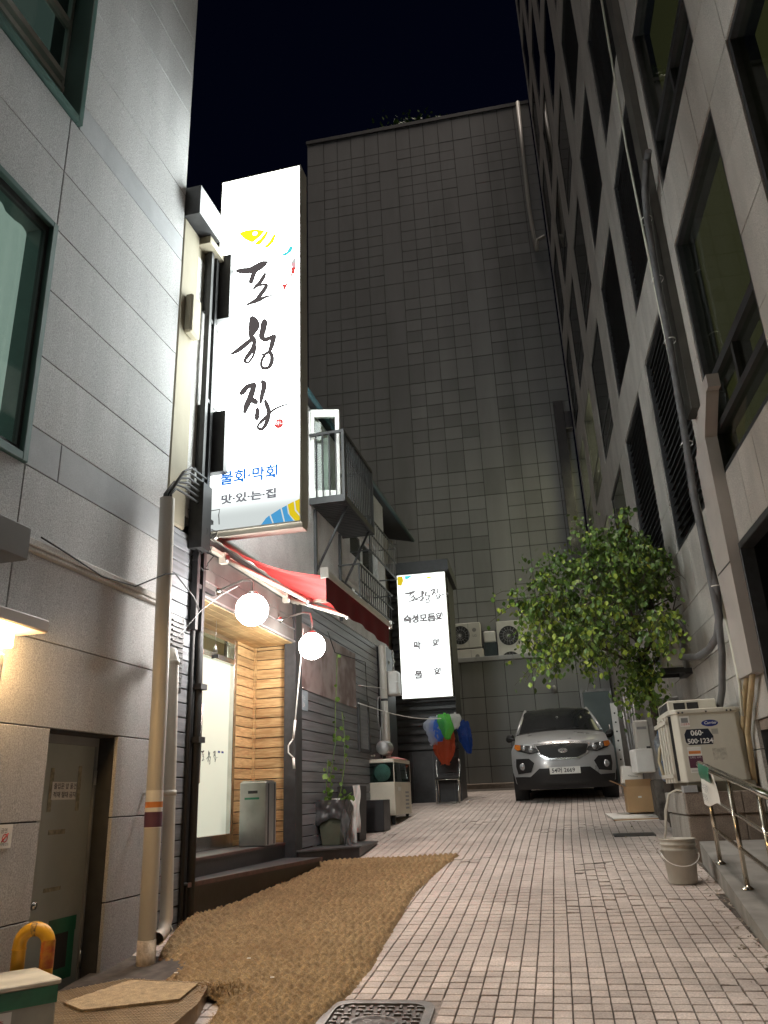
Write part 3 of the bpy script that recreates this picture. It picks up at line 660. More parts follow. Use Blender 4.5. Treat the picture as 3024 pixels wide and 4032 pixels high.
    plank_run(ent, M['wood'], lambda p, a, b: p.boxL((-.53,-.06), (3.355,3.379), (a,b)), FZ+.003, 3.35, .1185, .009)
    for a0, a1 in ((-.559,-.531),(-.06,-.0)):
        q = MB(); q.boxL((a0,a1), (3.335,3.372), (FZ+.002,3.35)); obj('corner_trim', q, M['wood'], ent)
    for k in range(5):
        q = MB(); a = -.57+k*.112; q.boxL((a,a+.106), (.79,3.33), (3.352,3.37)); obj('soffit_board', q, M['wood'], ent)
    hb = MB(); hb.boxL((-.62,-.575), (.8,2.757), (3.335,3.45)); obj('header', hb, M['wood'], ent)
    # glazed door front
    fl = MB(); fl.boxL((-4,-.1), (.6,3.36), (.5,FZ)); obj('entrance_floor', fl, M['step'], t)
    rm = MB(); rm.boxL((-4,-3.9), (.3,4.5), (1,3.5)); rm.boxL((-4,-.72), (4.2,4.3), (1,3.5)); rm.boxL((-4,-.72), (.3,.4), (1,3.5)); rm.boxL((-4,-.72), (.3,4.3), (3.46,3.52))
    obj('dining_room', rm, mat('room_cream', (.62,.55,.4), .9, .05, 2), t)
    lamp = MB(); lamp.boxL((-2.4,-1.6), (1.0,3.4), (3.4,3.44)); obj('ceiling_light', lamp, emit('room_light', (1,.95,.8), 5), t)
    fr = MB(); fr.holed(Lw, .8, 2.755, FZ+.002, 3.334, [(.86,1.83,FZ+.14,3.04),(1.87,2.68,FZ+.14,3.04),(.86,2.68,3.1,3.28)], -.62, -.52); front = obj('shop_door', fr, M['steel'], t, bevel=.004)
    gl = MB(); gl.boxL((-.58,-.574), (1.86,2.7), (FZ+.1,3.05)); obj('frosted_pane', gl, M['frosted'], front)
    g2 = MB(); g2.boxL((-.58,-.574), (.84,1.84), (FZ+.1,3.05)); g2.boxL((-.58,-.574), (.84,2.7), (3.09,3.3)); obj('pane', g2, M['glass_clear'], front)
    hd = MB(); hd.tube([Lw(-.49,1.78,1.7), Lw(-.47,1.78,1.72), Lw(-.47,1.78,2.5), Lw(-.49,1.78,2.52)], .014, 8); obj('handle', hd, M['steel'], front)
    mb = MB()
    for st in STROKES: ribbon(mb, [(2.0+(p[0]-.2)*.2+ {0:0,1:.14,2:.28}[0 if i < 5 else 1 if i < 10 else 2], 2.0+(p[1]-[6.9,6.2,5.35][0 if i < 5 else 1 if i < 10 else 2])*.2, p[2]*.24) for p in st] if True else 0, lambda u, v, w_: Lw(w_, u, v), -.571) if (i := STROKES.index(st)) >= 0 else 0
    obj('lettering', mb, M['ink_dark'], front)
    for k in range(6):
        q = MB(); q.boxL((-.5735,-.571), (1.88+k*.025 if k < 4 else 2.42+(k-4)*.09, 1.9+k*.025 if k < 4 else 2.47+(k-4)*.09), (2.04,2.06)); obj('sticker_dash', q, M['ink_blue' if k > 3 else 'ink_orange'], front)
    # things glimpsed inside: counter, fridge, poster
    q = MB(); q.boxL((-1.9,-1.2), (.7,1.6), (1,2.05)); obj('counter', q, mat('counter', (.7,.7,.68), .4), t)
    q = MB(); q.boxL((-1.15,-1.13), (1.15,1.45), (2.35,2.75)); obj('poster', q, M['ink_orange'], t)
    # steps
    s1 = MB(); s1.prism([(.04,.62),(.34,3.19),(-.13,3.24),(-.13,.62)], lambda p, w_: Lw(p[0], p[1], w_), .3, .885); obj('step', s1, M['step'], t)
    n1 = MB(); n1.prism([(.065,.6),(.37,3.2),(-.13,3.243),(-.13,.6)], lambda p, w_: Lw(p[0], p[1], w_), .8855, .905); obj('tread', n1, M['step_top'], t, bevel=.004)
    n2 = MB(); n2.prism([(.066,.6),(.371,3.2),(.36,3.21),(.05,.62)], lambda p, w_: Lw(p[0], p[1], w_), .87, .9065); obj('nosing', n2, M['nosing'], t)
    n3 = MB(); n3.boxL((-.128,-.09), (.6,3.36), (FZ-.02,FZ+.004)); obj('nosing', n3, M['nosing'], t)
    tr = MB(); tr.boxL((-.5,-.13), (.79,3.33), (FZ+.0015,FZ+.005)); obj('tread', tr, M['step_top'], t)
    pf = MB(); pf.prism([(-.02,3.3),(.06,3.28),(.61,3.88),(.56,4.9),(-.02,4.95)], lambda p, w_: Lw(p[0], p[1], w_), .5, .955); obj('platform', pf, M['step'], t)
    pt = MB(); pt.prism([(-.02,3.29),(.065,3.27),(.625,3.88),(.575,4.92),(-.02,4.96)], lambda p, w_: Lw(p[0], p[1], w_), .9555, .972); obj('platform_top', pt, M['step_top'], t)
    # barred windows upstairs
    for (b0,b1,z0,z1,o) in ((5.3,7.5,4.42,4.92,.32),(6.0,7.95,5.35,5.95,.32)):
        gr = MB(); 
        for z in (z0,z1): gr.boxL((o-.012,o+.012), (b0,b1), (z-.01,z+.01)); gr.boxL((-.02,o), (b0-.01,b0+.01), (z-.01,z+.01)); gr.boxL((-.02,o), (b1-.01,b1+.01), (z-.01,z+.01))
        gr.boxL((o-.011,o+.011), (b0,b1), ((z0+z1)/2-.008,(z0+z1)/2+.008)); gr.boxL((o-.012,o+.012), (b0-.012,b0+.012), (z0,z1))
        gi = obj('window_grille', gr, M['black_paint'], t)
        for k in range(1, 16):
            b = b0+(b1-b0)*k/16; q = MB(); q.boxL((o-.007,o+.007), (b-.006,b+.006), (z0,z1)); obj('bar', q, M['galv'] if z0 > 5 else M['black_paint'], gi)
        wn = MB(); wn.holed(Lw, b0+.03, b1-.03, z0+.002, z1-.03, [(b0+.1,(b0+b1)/2-.03,z0+.06,z1-.08),((b0+b1)/2+.03,b1-.1,z0+.06,z1-.08)], -.14, -.08); wi = obj('window', wn, M['white_paint'], t)
        pn = MB(); pn.boxL((-.115,-.11), (b0+.05,b1-.05), (z0+.02,z1-.05)); obj('pane', pn, M['glass_dark'], wi)
        bk = MB(); bk.boxL((-.8,-.78), (b0-.1,b1+.1), (z0-.1,z1+.1)); obj('room', bk, M['room_dark'], wi)
    # balcony with open glazed door
    ba = MB(); ba.boxL((.0,.52), (3.92,5.5), (5.46,5.5)); ba.boxL((.49,.53), (3.9,5.52), (5.44,5.53)); ba.boxL((.0,.52), (3.89,3.93), (5.43,5.53)); ba.boxL((.0,.52), (5.48,5.52), (5.43,5.53))
    ba.boxL((.49,.53), (3.9,5.52), (6.5,6.54)); ba.boxL((.0,.52), (3.89,3.93), (6.5,6.54)); ba.boxL((.0,.52), (5.48,5.52), (6.5,6.54))
    for b in (3.9,5.5): ba.boxL((.49,.53), (b-.02,b+.02), (5.45,6.54))
    for b in (4.15,5.35): ba.tube([Lw(.48,b,5.45), Lw(-.0,b,4.5)], .02, 6); ba.boxL((-.02,.02), (b-.02,b+.02), (4.06,5.45))
    bal = obj('balcony', ba, M['black_paint'], t)
    for k in range(1, 15):
        b = 3.92+(5.5-3.92)*k/15; q = MB(); q.boxL((.5,.52), (b-.008,b+.008), (5.53,6.5)); obj('bar', q, M['black_paint'], bal)
    for k in range(1, 5):
        a = .0+.5*k/5; q = MB(); q.boxL((a-.008,a+.008), (3.9,3.92), (5.53,6.5)); obj('bar', q, M['black_paint'], bal)
    for k in range(22):
        b = 3.95+k*.07; q = MB(); q.boxL((.02,.49), (b,b+.045), (5.435,5.458)); obj('deck_slat', q, M['dark_metal'], bal)
    dl = MB(); dl.hexa(lambda u, v, z: Lw(.0+v*.82*.42, 3.97+v*.82*.1+u, z), (-.03,.03), (0,1), (5.55,7.0)); 
    lf = MB(); fnl = lambda w_, u, z: Lw(u*.4, 4.0+u*.12+w_, z)
    lf.holed(fnl, 0, 1.0, 5.56, 6.98, [(.12,.86,5.68,6.86)], -.03, .03); leaf = obj('balcony_door', lf, M['white_paint'], t)
    pn = MB(); pn.hexa(fnl, (-.004,.004), (.1,.88), (5.66,6.88)); obj('pane', pn, M['glass_clear'], leaf)
    df = MB(); df.holed(Lw, 3.952, 4.848, 5.502, 6.948, [(4.0,4.8,5.5,6.9)], -.2, .0); obj('balcony_door_frame', df, M['white_paint'], t)
    bk = MB(); bk.boxL((-1.2,-1.15), (3.6,5.3), (5.3,7)); obj('room', bk, M['room_dark'], t)
    return t
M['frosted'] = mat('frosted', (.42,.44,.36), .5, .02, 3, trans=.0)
b_ = M['frosted'].node_tree.nodes['Principled BSDF']; b_.inputs['Emission Color'].default_value = (.95,1,.8,1); b_.inputs['Emission Strength'].default_value = .2  # glow put into the pane, standing for light from indoors
M['step_top'] = mat('step_top', (.075,.075,.078), .38, .25, 6, .1, 30)
restaurant()

# ================================================================ tall blade sign
def fS(b): return lambda u, v, w_: Lw(u, b-w_, v)
def ink(name, col, s): return emit('print_'+name, col, s)
INK = {'yellow': ink('yellow', (1,.86,.02), .6), 'yellow2': ink('yellow2', (.82,.62,.02), .42), 'cyan': ink('cyan', (.1,.72,.75), .5), 'palecyan': ink('palecyan', (.75,.97,.97), 1), 'grey': ink('grey', (.6,.6,.58), .5),
       'pink': ink('pink', (.8,.45,.48), .5), 'red': ink('red', (.85,.1,.09), .45), 'blue': ink('blue', (.09,.4,.75), .4), 'char': ink('char', (.05,.044,.044), 1), 'textblue': ink('textblue', (.02,.2,.7), .5), 'textgrey': ink('textgrey', (.1,.1,.11), 1), 'soft': ink('soft', (.1,.095,.095), 1)}
SIGN_L = 8.5
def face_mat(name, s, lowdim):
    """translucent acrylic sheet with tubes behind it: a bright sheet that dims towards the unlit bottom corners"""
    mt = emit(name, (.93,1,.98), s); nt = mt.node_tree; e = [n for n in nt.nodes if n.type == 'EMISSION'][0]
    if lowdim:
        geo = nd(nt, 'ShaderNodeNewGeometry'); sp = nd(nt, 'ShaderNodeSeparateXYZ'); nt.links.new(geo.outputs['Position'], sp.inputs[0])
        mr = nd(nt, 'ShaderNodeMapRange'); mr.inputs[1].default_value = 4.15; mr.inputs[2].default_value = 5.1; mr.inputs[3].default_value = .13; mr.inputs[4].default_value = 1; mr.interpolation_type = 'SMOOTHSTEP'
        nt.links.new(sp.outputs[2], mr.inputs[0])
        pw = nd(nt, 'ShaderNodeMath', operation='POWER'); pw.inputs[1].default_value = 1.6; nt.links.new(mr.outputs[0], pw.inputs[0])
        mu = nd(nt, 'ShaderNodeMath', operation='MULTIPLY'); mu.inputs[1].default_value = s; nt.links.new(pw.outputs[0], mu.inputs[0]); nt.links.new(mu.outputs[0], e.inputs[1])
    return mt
def blade_sign():
    t = thing('blade_sign', 'tall lit white blade sign with brush lettering and a curled fish, over the entrance', 'sign', Lw(.5, .9, 4.0))
    cs = MB(); a0, a1, b0, b1, z0, z1 = .0, .985, .8, 1.0, 4.02, 8.4
    cs.holed(lambda w_, a, z: Lw(a, w_, z), a0, a1, z0, z1, [(a0+.014, a1-.014, z0+.014, z1-.014)], b0-.004, b1+.004)
    cs.boxL((a0,a1), (b0+.03,b1-.03), (z0-.045,z0-.0005)); obj('case', cs, M['sign_case'], t)
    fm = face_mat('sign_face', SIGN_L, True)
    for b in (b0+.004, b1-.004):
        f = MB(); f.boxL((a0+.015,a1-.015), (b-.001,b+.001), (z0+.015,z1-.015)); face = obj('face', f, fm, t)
        if b > .9: continue
        mb = MB()
        for st in STROKES: ribbon(mb, [(p[0], p[1], p[2]*1.35+.003) for p in st], fS(.8), .0)
        obj('lettering', mb, INK['char'], face)
        for n_, P in PATCHES:
            q = MB(); mx_ = sum(p[0] for p in P)/len(P); mz_ = sum(p[1] for p in P)/len(P); k_ = 1.45 if n_ in ('cyan','grey','pink','red','palecyan') else 1.1 if n_ == 'yellow' else 1; q.add([Lw(mx_+(p[0]-mx_)*k_, .7995, mz_+(p[1]-mz_)*k_) for p in P], [list(range(len(P)))]); obj('fish_mark', q, INK[n_], face)
        q = MB(); q.disc(Lw(.437,.7985,7.552), (-LB).to_3d(), .026, 16); obj('fish_eye', q, fm, face)
        q = MB(); q.disc(Lw(.749,.7995,5.105), (-LB).to_3d(), .055, 18); seal = obj('seal', q, INK['red'], face)
        text_obj('하나', M['seal_white'], face, fS(.8), .703, 5.09, .055, .0015, wt=.01)
        text_obj('물회·막회', INK['textblue'], face, fS(.8), .118, 4.525, .158, .0005, wt=.035, sx=1.02)
        text_obj('맛·있·는·집', INK['textgrey'], face, fS(.8), .135, 4.315, .105, .0005, sx=1.28, wt=.045)
    # steel mounting frame against the wall
    fr = MB()
    for b in (.5,.62): fr.boxL((.02,.075), (b,b+.05), (3.0,7.3))
    for z0_, z1_ in ((6.42,7.25),(4.62,5.3)): fr.boxL((.0,.2), (.7,.79), (z0_,z1_)); fr.boxL((-.02,.02), (.52,.8), (z0_,z1_))
    for z in (3.4,4.1,5.35,6.3): fr.boxL((.03,.065), (.5,.9), (z,z+.04))
    obj('mounting_frame', fr, M['black_paint'], t)
    return t
M['seal_white'] = ink('sealw', (1,1,1), 1)
blade_sign()

# ================================================================ shutter tower with the lower lit sign
def tower():
    X0, X1, Y0, Y1, Z1 = -2.84, -1.58, 16.06, 17.6, 6.0
    t = thing('ribbed_tower', 'dark tower of ribbed metal cladding behind the menu sign', 'tower', ((X0+X1)/2, 16.8, 1.4))
    b = MB(); b.box((X0+.03,X1-.03), (Y0+.03,Y1), (1.2,Z1)); core = obj('core', b, M['black_paint'], t)
    z = 2.35
    while z < Z1-.02:
        zt = min(z+.155, Z1); q = MB()
        q.prism([(Y0+.03,z),(Y0,z+.03),(Y0,z+.09),(Y0+.028,z+.15),(Y0+.03,zt)], lambda p, w_: Vector((w_, p[0], p[1])), X0+.02, X1)
        q.prism([(X0+.03,z),(X0,z+.03),(X0,z+.09),(X0+.028,z+.15),(X0+.03,zt)], lambda p, w_: Vector((p[0], w_, p[1])), Y0+.031, Y1)
        obj('rib', q, M['dark_metal'], core); z += .155
    lp = MB(); lp.box((X0+.02,X1), (Y0,Y0+.028), (1.2,2.34))
    obj('lower_panel', lp, M['black_paint'], t)
    for k in range(3):
        q = MB(); q.box((X0+.32+k*.4,X0+.335+k*.4), (Y0-.008,Y0-.0005), (1.35,2.34)); obj('panel_seam', q, M['dark_metal'], t)
    c = MB(); c.box((X0-.06,X1+.06), (Y0-.2,Y1+.05), (6.005,6.24)); c.box((X0-.04,X1+.04), (Y0-.17,Y0-.02), (5.985,6.004)); obj('cap', c, M['dark_metal'], t)
    return t
tower()
def menu_sign():
    t = thing('menu_sign', 'lit white menu sign with small brush lettering on the ribbed tower', 'sign', (-2.12, 16.0, 3.36))
    x0, x1, z0, z1 = -2.65, -1.6, 3.365, 5.98
    c = MB(); c.holed(lambda w_, a, z: Vector((a, w_, z)), x0, x1, z0, z1, [(x0+.012,x1-.012,z0+.012,z1-.012)], 15.9, 16.055); c.box((x0,x1), (16.03,16.05), (z0,z1)); obj('case', c, M['sign_case'], t)
    fm = face_mat('menu_face', 1.25, False); f = MB(); f.box((x0+.013,x1-.013), (15.905,15.91), (z0+.013,z1-.013)); face = obj('face', f, fm, t)
    fn = lambda u, v, w_: Vector((u, 15.904-w_, v))
    mb = MB()
    for i, st in enumerate(STROKES):
        g = 0 if i < 5 else 1 if i < 10 else 2
        ribbon(mb, [(-2.5+(p[0]-.21)*.62+g*.25, 5.5+(p[1]-[6.9,6.2,5.35][g])*.4, max(p[2]*.75,.012)) for p in st], fn, .0)
    obj('lettering', mb, INK['soft'], face)
    for s, x, z, sz, sx in (('숙성모듬회',-2.54,4.94,.185,1.0),('막',-2.36,4.38,.17,1),('회',-1.96,4.4,.17,1),('물',-2.36,3.78,.17,1),('회',-1.96,3.81,.17,1),('·',-2.11,4.72,.1,1),('·',-2.11,4.12,.1,1)):
        text_obj(s, INK['soft'], face, fn, x, z, sz, .0, sx=sx, wt=.06)
    for col, P in (('yellow2',[(-2.63,5.95),(-2.63,5.76),(-2.55,5.74),(-2.5,5.85),(-2.52,5.95)]),('cyan',[(-2.47,5.95),(-2.46,5.87),(-2.4,5.88),(-2.3,5.95)]),('yellow',[(-2.02,5.87),(-1.96,5.9),(-1.88,5.86),(-1.93,5.85)])):
        q = MB(); q.add([fn(p[0], p[1], .0) for p in P], [list(range(len(P)))]); obj('fish_mark', q, INK[col], face)
    return t
menu_sign()

# ================================================================ awning
def awning():
    t = thing('awning', 'red folding arm awning with dark red valance over the entrance', 'awning', Lw(.1, 2, 3.9))
    b0, b1 = .85, 3.3
    def zf(u): return 3.98-(3.98-3.47)*u
    c = MB()
    c.grid(24, 30, lambda i, j: Lw(.04+1.16*i, b0+(b1-b0)*j, zf(i)-.05*math.sin(math.pi*i)*(.6+.4*math.cos(j*9))-.045*math.exp(-(j*8)**2)*math.sin(math.pi*i)+.006*math.sin(j*40+i*3)))
    obj('canopy', c, M['red_cloth'], t)
    v = MB(); v.grid(60, 4, lambda i, j: Lw(1.215+.012*math.sin(i*30)*j, b0-.02+(b1-b0+.04)*i, 3.462-.24*j*(1+.06*math.sin(i*9.4)))); obj('valance', v, M['red_dark'], t)
    r = MB(); r.tube([Lw(.06,b0-.04,4.0), Lw(.06,b1+.04,4.0)], .045, 12); obj('roller', r, M['alu'], t)
    fb = MB(); fb.boxL((1.185,1.235), (b0-.03,b1+.03), (3.462,3.525)); obj('front_bar', fb, M['white_paint'], t, bevel=.006)
    ec = MB(); ec.boxL((1.17,1.25), (b0-.05,b0-.032), (3.44,3.54)); ec.boxL((1.17,1.25), (b1+.032,b1+.05), (3.44,3.54)); obj('end_cap', ec, M['white_paint'], t)
    ra = MB(); ra.boxL((.0,.05), (b0-.02,b1+.02), (3.85,3.89)); obj('wall_rail', ra, M['beige_metal'], t)
    for bb, s in ((1.12,1),(2.9,-1)):
        A_ = Lw(.07,bb,3.83); E_ = Lw(.88,bb+s*.2,3.36 if s > 0 else 3.5); F_ = Lw(1.19,bb+s*.5,3.42)
        m1 = MB(); m1.tube([A_,E_], .024, 6); a = obj('arm', m1, M['beige_metal'], t)
        m2 = MB(); m2.tube([E_,F_], .02, 6); obj('forearm', m2, M['beige_metal'], a)
        m3 = MB()
        for p in (A_,E_): m3 = MB(); m3.lathe([(.0,-.035),(.035,-.035),(.035,.035),(0,.035)], p, 10); obj('joint', m3, M['steel_dull'], a)
        m4 = MB(); m4.boxL((.0,.07), (bb-.035,bb+.035), (3.79,3.9)); obj('bracket', m4, M['beige_metal'], t)
    return t
awning()
def crank():
    t = MB(); P = [Lw(.17,3.14,3.5), Lw(.145,3.13,3.14), Lw(.06,3.1,2.2), Lw(-.0,3.09,2.12), Lw(-.0,3.09,2.04), Lw(.06,3.1,1.98), Lw(.07,3.1,1.86)]
    t.tube(P[:3], .009, 8); t.tube(P[2:6], .009, 8); t.tube(P[5:], .016, 8); t.tube([P[1]*.22+P[2]*.78, P[2]], .015, 8)
    tag(obj('awning_crank', t, M['white_paint'], loc=P[0]), 'white awning crank rod hanging beside the pine wall', 'crank')
crank()
# ================================================================ globe lamps
GL = emit('globe_light', (1,.97,.92), 50)
for k, (a, b, z, wb, wz, lab) in enumerate(((.53,.72,3.18,1.06,3.49,'lit white globe lamp beside the black conduit, over the glazed door'),(.5,2.51,3.15,2.75,3.55,'lit white globe lamp in front of the faded wall banner'))):
    c = Lw(a, b, z); t = thing('globe_lamp', lab, 'lamp', Lw(0, wb, wz), 'globe lamps at the entrance')
    g = MB(); n = 14; g.lathe([(.15*math.sin(math.pi*i/n)+1e-4, -.15*math.cos(math.pi*i/n)) for i in range(n+1)], c, 24); obj('globe', g, GL, t)
    ar = MB(); ar.tube([Lw(0,wb,wz), Lw(a*.75,b+(wb-b)*.25,wz+.01), Lw(a*.95,b+(wb-b)*.06,wz-.02), c+Vector((0,0,.26)), c+Vector((0,0,.15))], .011, 8); obj('arm', ar, M['steel_dull'], t)
    cp = MB(); cp.lathe([(.0,.175),(.045,.17),(.055,.14)], c, 14); obj('cap', cp, M['steel_dull'], t)
    ro = MB(); ro.lathe([(.045,0),(.045,.02),(.02,.05)], Lw(0,wb,wz), 14, LA.to_3d()); obj('rose', ro, M['steel'], t)
# ================================================================ parked car
def lerp(tab, x):
    for i in range(len(tab)-1):
        if x <= tab[i+1][0]:
            t = max(0, (x-tab[i][0])/(tab[i+1][0]-tab[i][0])); return tab[i][1]+(tab[i+1][1]-tab[i][1])*t
    return tab[-1][1]
def car():
    # car space: x across, y back from the nose, z up from the ground under the wheels
    cx, y0 = .405, 15.02
    fy = y0+.9; gzf = gz(cx, fy); pitch = math.atan((gz(cx, fy+2.7)-gzf)/2.7)
    cp, sp = math.cos(pitch), math.sin(pitch)
    def W(x, y, z):
        yy = y-.9
        return Vector((cx+x, fy+yy*cp-z*sp, gzf+yy*sp+z*cp))
    t = thing('parked_car', 'silver sport utility car with a dark lower bumper parked nose out', 'car', W(0, 2.3, 0))
    paint = mat('car_paint', (.46,.47,.48), .3, .04, 3, metal=.3, coat=.6); blk = mat('car_black', (.013,.013,.014), .6, .1, 8)
    chrome = mat('chrome', (.8,.8,.8), .25, .05, 5, metal=.8); gl = mat('car_glass', (.012,.014,.015), .06, .1, 3, spec=.6); lens = mat('lamp_lens', (.35,.36,.37), .08, .1, 20, metal=.4, coat=1)
    amber = mat('amber', (.55,.16,.02), .2); tyre = M['black_rubber']
    bz = [(.15,.13),(.3,.03),(.5,0),(.7,.015),(.9,.06),(1.0,.12),(1.06,.2)]
    def F(x, z): return lerp(bz, z) + .5*(abs(x)/.945)**3.4
    # ribbon of the body: (y, z, half width, setback at the edge, drop at the edge)
    prof = [(.14,.2,.86,.42,0),(.03,.32,.92,.47,0),(0,.5,.94,.5,0),(.015,.68,.945,.5,0),(.06,.88,.94,.48,0),(.12,.99,.9,.42,.02),(.2,1.055,.86,.34,.05),(.5,1.13,.85,.18,.07),(.85,1.19,.86,.1,.08),(1.2,1.235,.84,.04,.07),
            (1.26,1.245,.815,.03,.05),(1.6,1.46,.74,.05,.05),(1.95,1.655,.66,.08,.04),(2.2,1.71,.63,.05,.04),(3.0,1.735,.63,0,.04),(3.9,1.69,.63,0,.05),(4.3,1.6,.62,0,.05),(4.58,1.15,.78,-.03,.03),(4.66,.9,.86,-.1,0),(4.66,.5,.9,-.15,0),(4.6,.25,.88,-.15,0)]
    nu = 24
    def rib(k, u):
        y, z, hw, sb, dr = prof[k]; s = abs(u)**3.2
        return W(u*hw, y+sb*s, z-dr*abs(u)**2)
    def strip(k0, k1, nm, mt_, par, off=0):
        m_ = MB(); m_.grid(nu, k1-k0, lambda i, j: rib(k0+round(j*(k1-k0)), i*2-1)); return obj(nm, m_, mt_, par)
    body = strip(0, 9, 'body', paint, t)
    roof = strip(13, 20, 'roof', paint, t); ws = strip(10, 13, 'windscreen', gl, t); cw = strip(9, 10, 'cowl', blk, t)
    # flanks
    for s in (-1, 1):
        m_ = MB(); ed = [rib(k, s) for k in range(0, 10)]
        low = [W(s*.86, prof[k][0]+prof[k][3], .2) if k < 3 else W(s*.93, max(prof[k][0]+prof[k][3], .6), .25) for k in range(10)]
        m_.add(ed+low, [(i, i+1, 10+i+1, 10+i) for i in range(9)], True)
        a = rib(9, s); b = rib(17, s); bl = W(s*.9, 4.6, .3); al = low[9]
        m_.add([a, W(s*.93,2.6,1.05), W(s*.93,3.8,1.08), b, bl, W(s*.94,3.4,.28), W(s*.95,2.2,.26), al], [(0,1,6,7),(1,2,5,6),(2,3,4,5)], True)
        obj('flank', m_, paint, t)
        g_ = MB(); g_.add([rib(9, s), rib(11, s), rib(13, s), rib(15, s), rib(16, s), rib(17, s), W(s*.925,3.8,1.085), W(s*.925,2.6,1.055)], [(0,1,2,3,4,5,6,7)]); obj('side_glass', g_, gl, t)
        pl = MB(); pl.tube([rib(10, s), rib(11, s), rib(13, s), rib(15, s)], .035, 6); obj('pillar', pl, paint, t)
        # wheels
        for yy in (.9, 3.6):
            c = W(s*.8, yy, .36); ax = Vector((s, 0, 0)); wm = MB(); wm.lathe([(.2,-.11),(.33,-.11),(.36,-.08),(.36,.08),(.33,.115),(.24,.115)], c, 28, ax); wh = obj('wheel', wm, tyre, t)
            rm = MB(); rm.lathe([(0,.07),(.06,.09),(.1,.05),(.2,.09),(.24,.1)], c, 20, ax); obj('rim', rm, M['steel_dull'], wh)
            am = MB(); am.lathe([(.37,-.12),(.43,-.05),(.43,.14),(.36,.14)], c, 28, ax); obj('wheel_arch', am, blk, t)
        mi = MB(); mi.lathe([(.001,-.03),(.055,-.025),(.085,0),(.08,.05),(.05,.09),(.001,.1)], W(s*.97,1.4,1.13), 14, (0,1,0), xs=1.1, ys=.85); mr = obj('mirror', mi, blk, t)
        ms = MB(); ms.tube([W(s*.86,1.3,1.1), W(s*1.0,1.36,1.12)], .025, 6); obj('stalk', ms, blk, mr)
    def patch(poly, nm, mt_, par, off, cuts=3, rim=None):
        bm = bmesh.new(); f = bm.faces.new([bm.verts.new((p[0], 0, p[1])) for p in poly]); bmesh.ops.triangulate(bm, faces=[f])
        for _ in range(cuts): bmesh.ops.subdivide_edges(bm, edges=[e for e in bm.edges if e.calc_length() > .08], cuts=1, use_grid_fill=True)
        bmesh.ops.triangulate(bm, faces=bm.faces)
        m_ = MB(); bm.verts.index_update()
        m_.add([W(v.co.x, F(v.co.x, v.co.z)-off, v.co.z) for v in bm.verts], [[v.index for v in q.verts] for q in bm.faces], True); bm.free()
        return obj(nm, m_, mt_, par)
    # lower black bumper, skid, grille, lamps, plate
    low = patch([(-.86,.2),(-.9,.42),(-.62,.42),(-.45,.56),(.45,.56),(.62,.42),(.9,.42),(.86,.2)], 'lower_bumper', blk, t, .012)
    patch([(-.5,.27),(-.42,.36),(.42,.36),(.5,.27)], 'intake', M['black_rubber'], low, .018)
    GP = [(-.47,.955),(-.2,.975),(-.06,.945),(.06,.945),(.2,.975),(.47,.955),(.4,.8),(.25,.735),(-.25,.735),(-.4,.8)]
    gr = patch([(p[0]*1.1, .85+(p[1]-.85)*1.3) for p in GP], 'grille', chrome, t, .008)
    patch(GP, 'grille_mesh', mat('grille_mesh', (.008,.008,.008), .6, .6, 70), gr, .014)
    lg = MB(); lg.prism([(.085*math.cos(a*.2618), .855+.042*math.sin(a*.2618)) for a in range(24)], lambda p, w_: W(p[0], F(0,.855)-w_, p[1]), .01, .026); obj('badge', lg, chrome, gr)
    fn = lambda u, v, w_: W(u, F(0,.85)-w_, v); text_obj('KIA', M['ink_dark'], gr, fn, -.048, .838, .05, .031, wt=.01)
    for s in (-1, 1):
        hl = patch([(s*.42,.84),(s*.46,.9),(s*.6,.965),(s*.86,1.0),(s*.88,.93),(s*.82,.88),(s*.6,.815)], 'headlight', blk, t, .009)
        patch([(s*.44,.85),(s*.48,.9),(s*.62,.955),(s*.75,.98),(s*.76,.9),(s*.6,.825)], 'lens', mat('hl_inner', (.12,.12,.125), .2, .3, 30, metal=.5), hl, .013)
        patch([(s*.76,.9),(s*.755,.985),(s*.86,.998),(s*.875,.93),(s*.82,.89)], 'indicator', amber, hl, .014)
        for x_, z_, r_ in ((.56,.895,.05),(.69,.92,.045)):
            q = MB(); q.lathe([(.0,.02),(r_*.6,.016),(r_,.004),(r_*1.05,0)], W(s*x_, F(x_,z_)-.012, z_), 16, (0,-1,0)); obj('reflector', q, lens, hl)
        fp = patch([(s*.86,.74),(s*.62,.74),(s*.53,.66),(s*.6,.5),(s*.84,.47),(s*.87,.6)], 'fog_pocket', blk, t, .009)
        q = MB(); q.lathe([(.0,.03),(.04,.026),(.062,.006),(.065,0)], W(s*.74, F(.74,.6)-.01, .6), 16, (0,-1,0)); obj('fog_lamp', q, lens, fp)
    pl = MB(); pl.box((cx-.27,cx+.27), (W(0,-.035,.5).y-.006, W(0,-.035,.5).y+.006), (W(0,0,.455).z, W(0,0,.575).z)); plate = obj('number_plate', pl, M['white_plastic'], t)
    yp = W(0,-.035,.5).y-.0075; zp = W(0,0,.455).z
    text_obj('54머 2669', M['ink_dark'], plate, lambda u, v, w_: Vector((u, yp, v)), cx-.235, zp+.028, .098, wt=.012, sx=1.0)
    # inside: seats and mirror seen through the glass are dark; wipers
    wp = MB(); wp.tube([W(-.5,1.22,1.26), W(-.05,1.29,1.29)], .008, 5); wp.tube([W(.1,1.22,1.26), W(.55,1.27,1.27)], .008, 5); obj('wiper', wp, blk, t)
    un = MB(); un.box((cx-.8,cx+.8), (15.5,19.4), (gzf+.25, gzf+.5)); obj('underbody', un, blk, t)
    st = MB(); st.lathe([(.018,0),(.022,.002)], W(0,1.62,1.5), 12, (0,-1,.5)); obj('sticker', st, M['ink_white'], ws)
car()
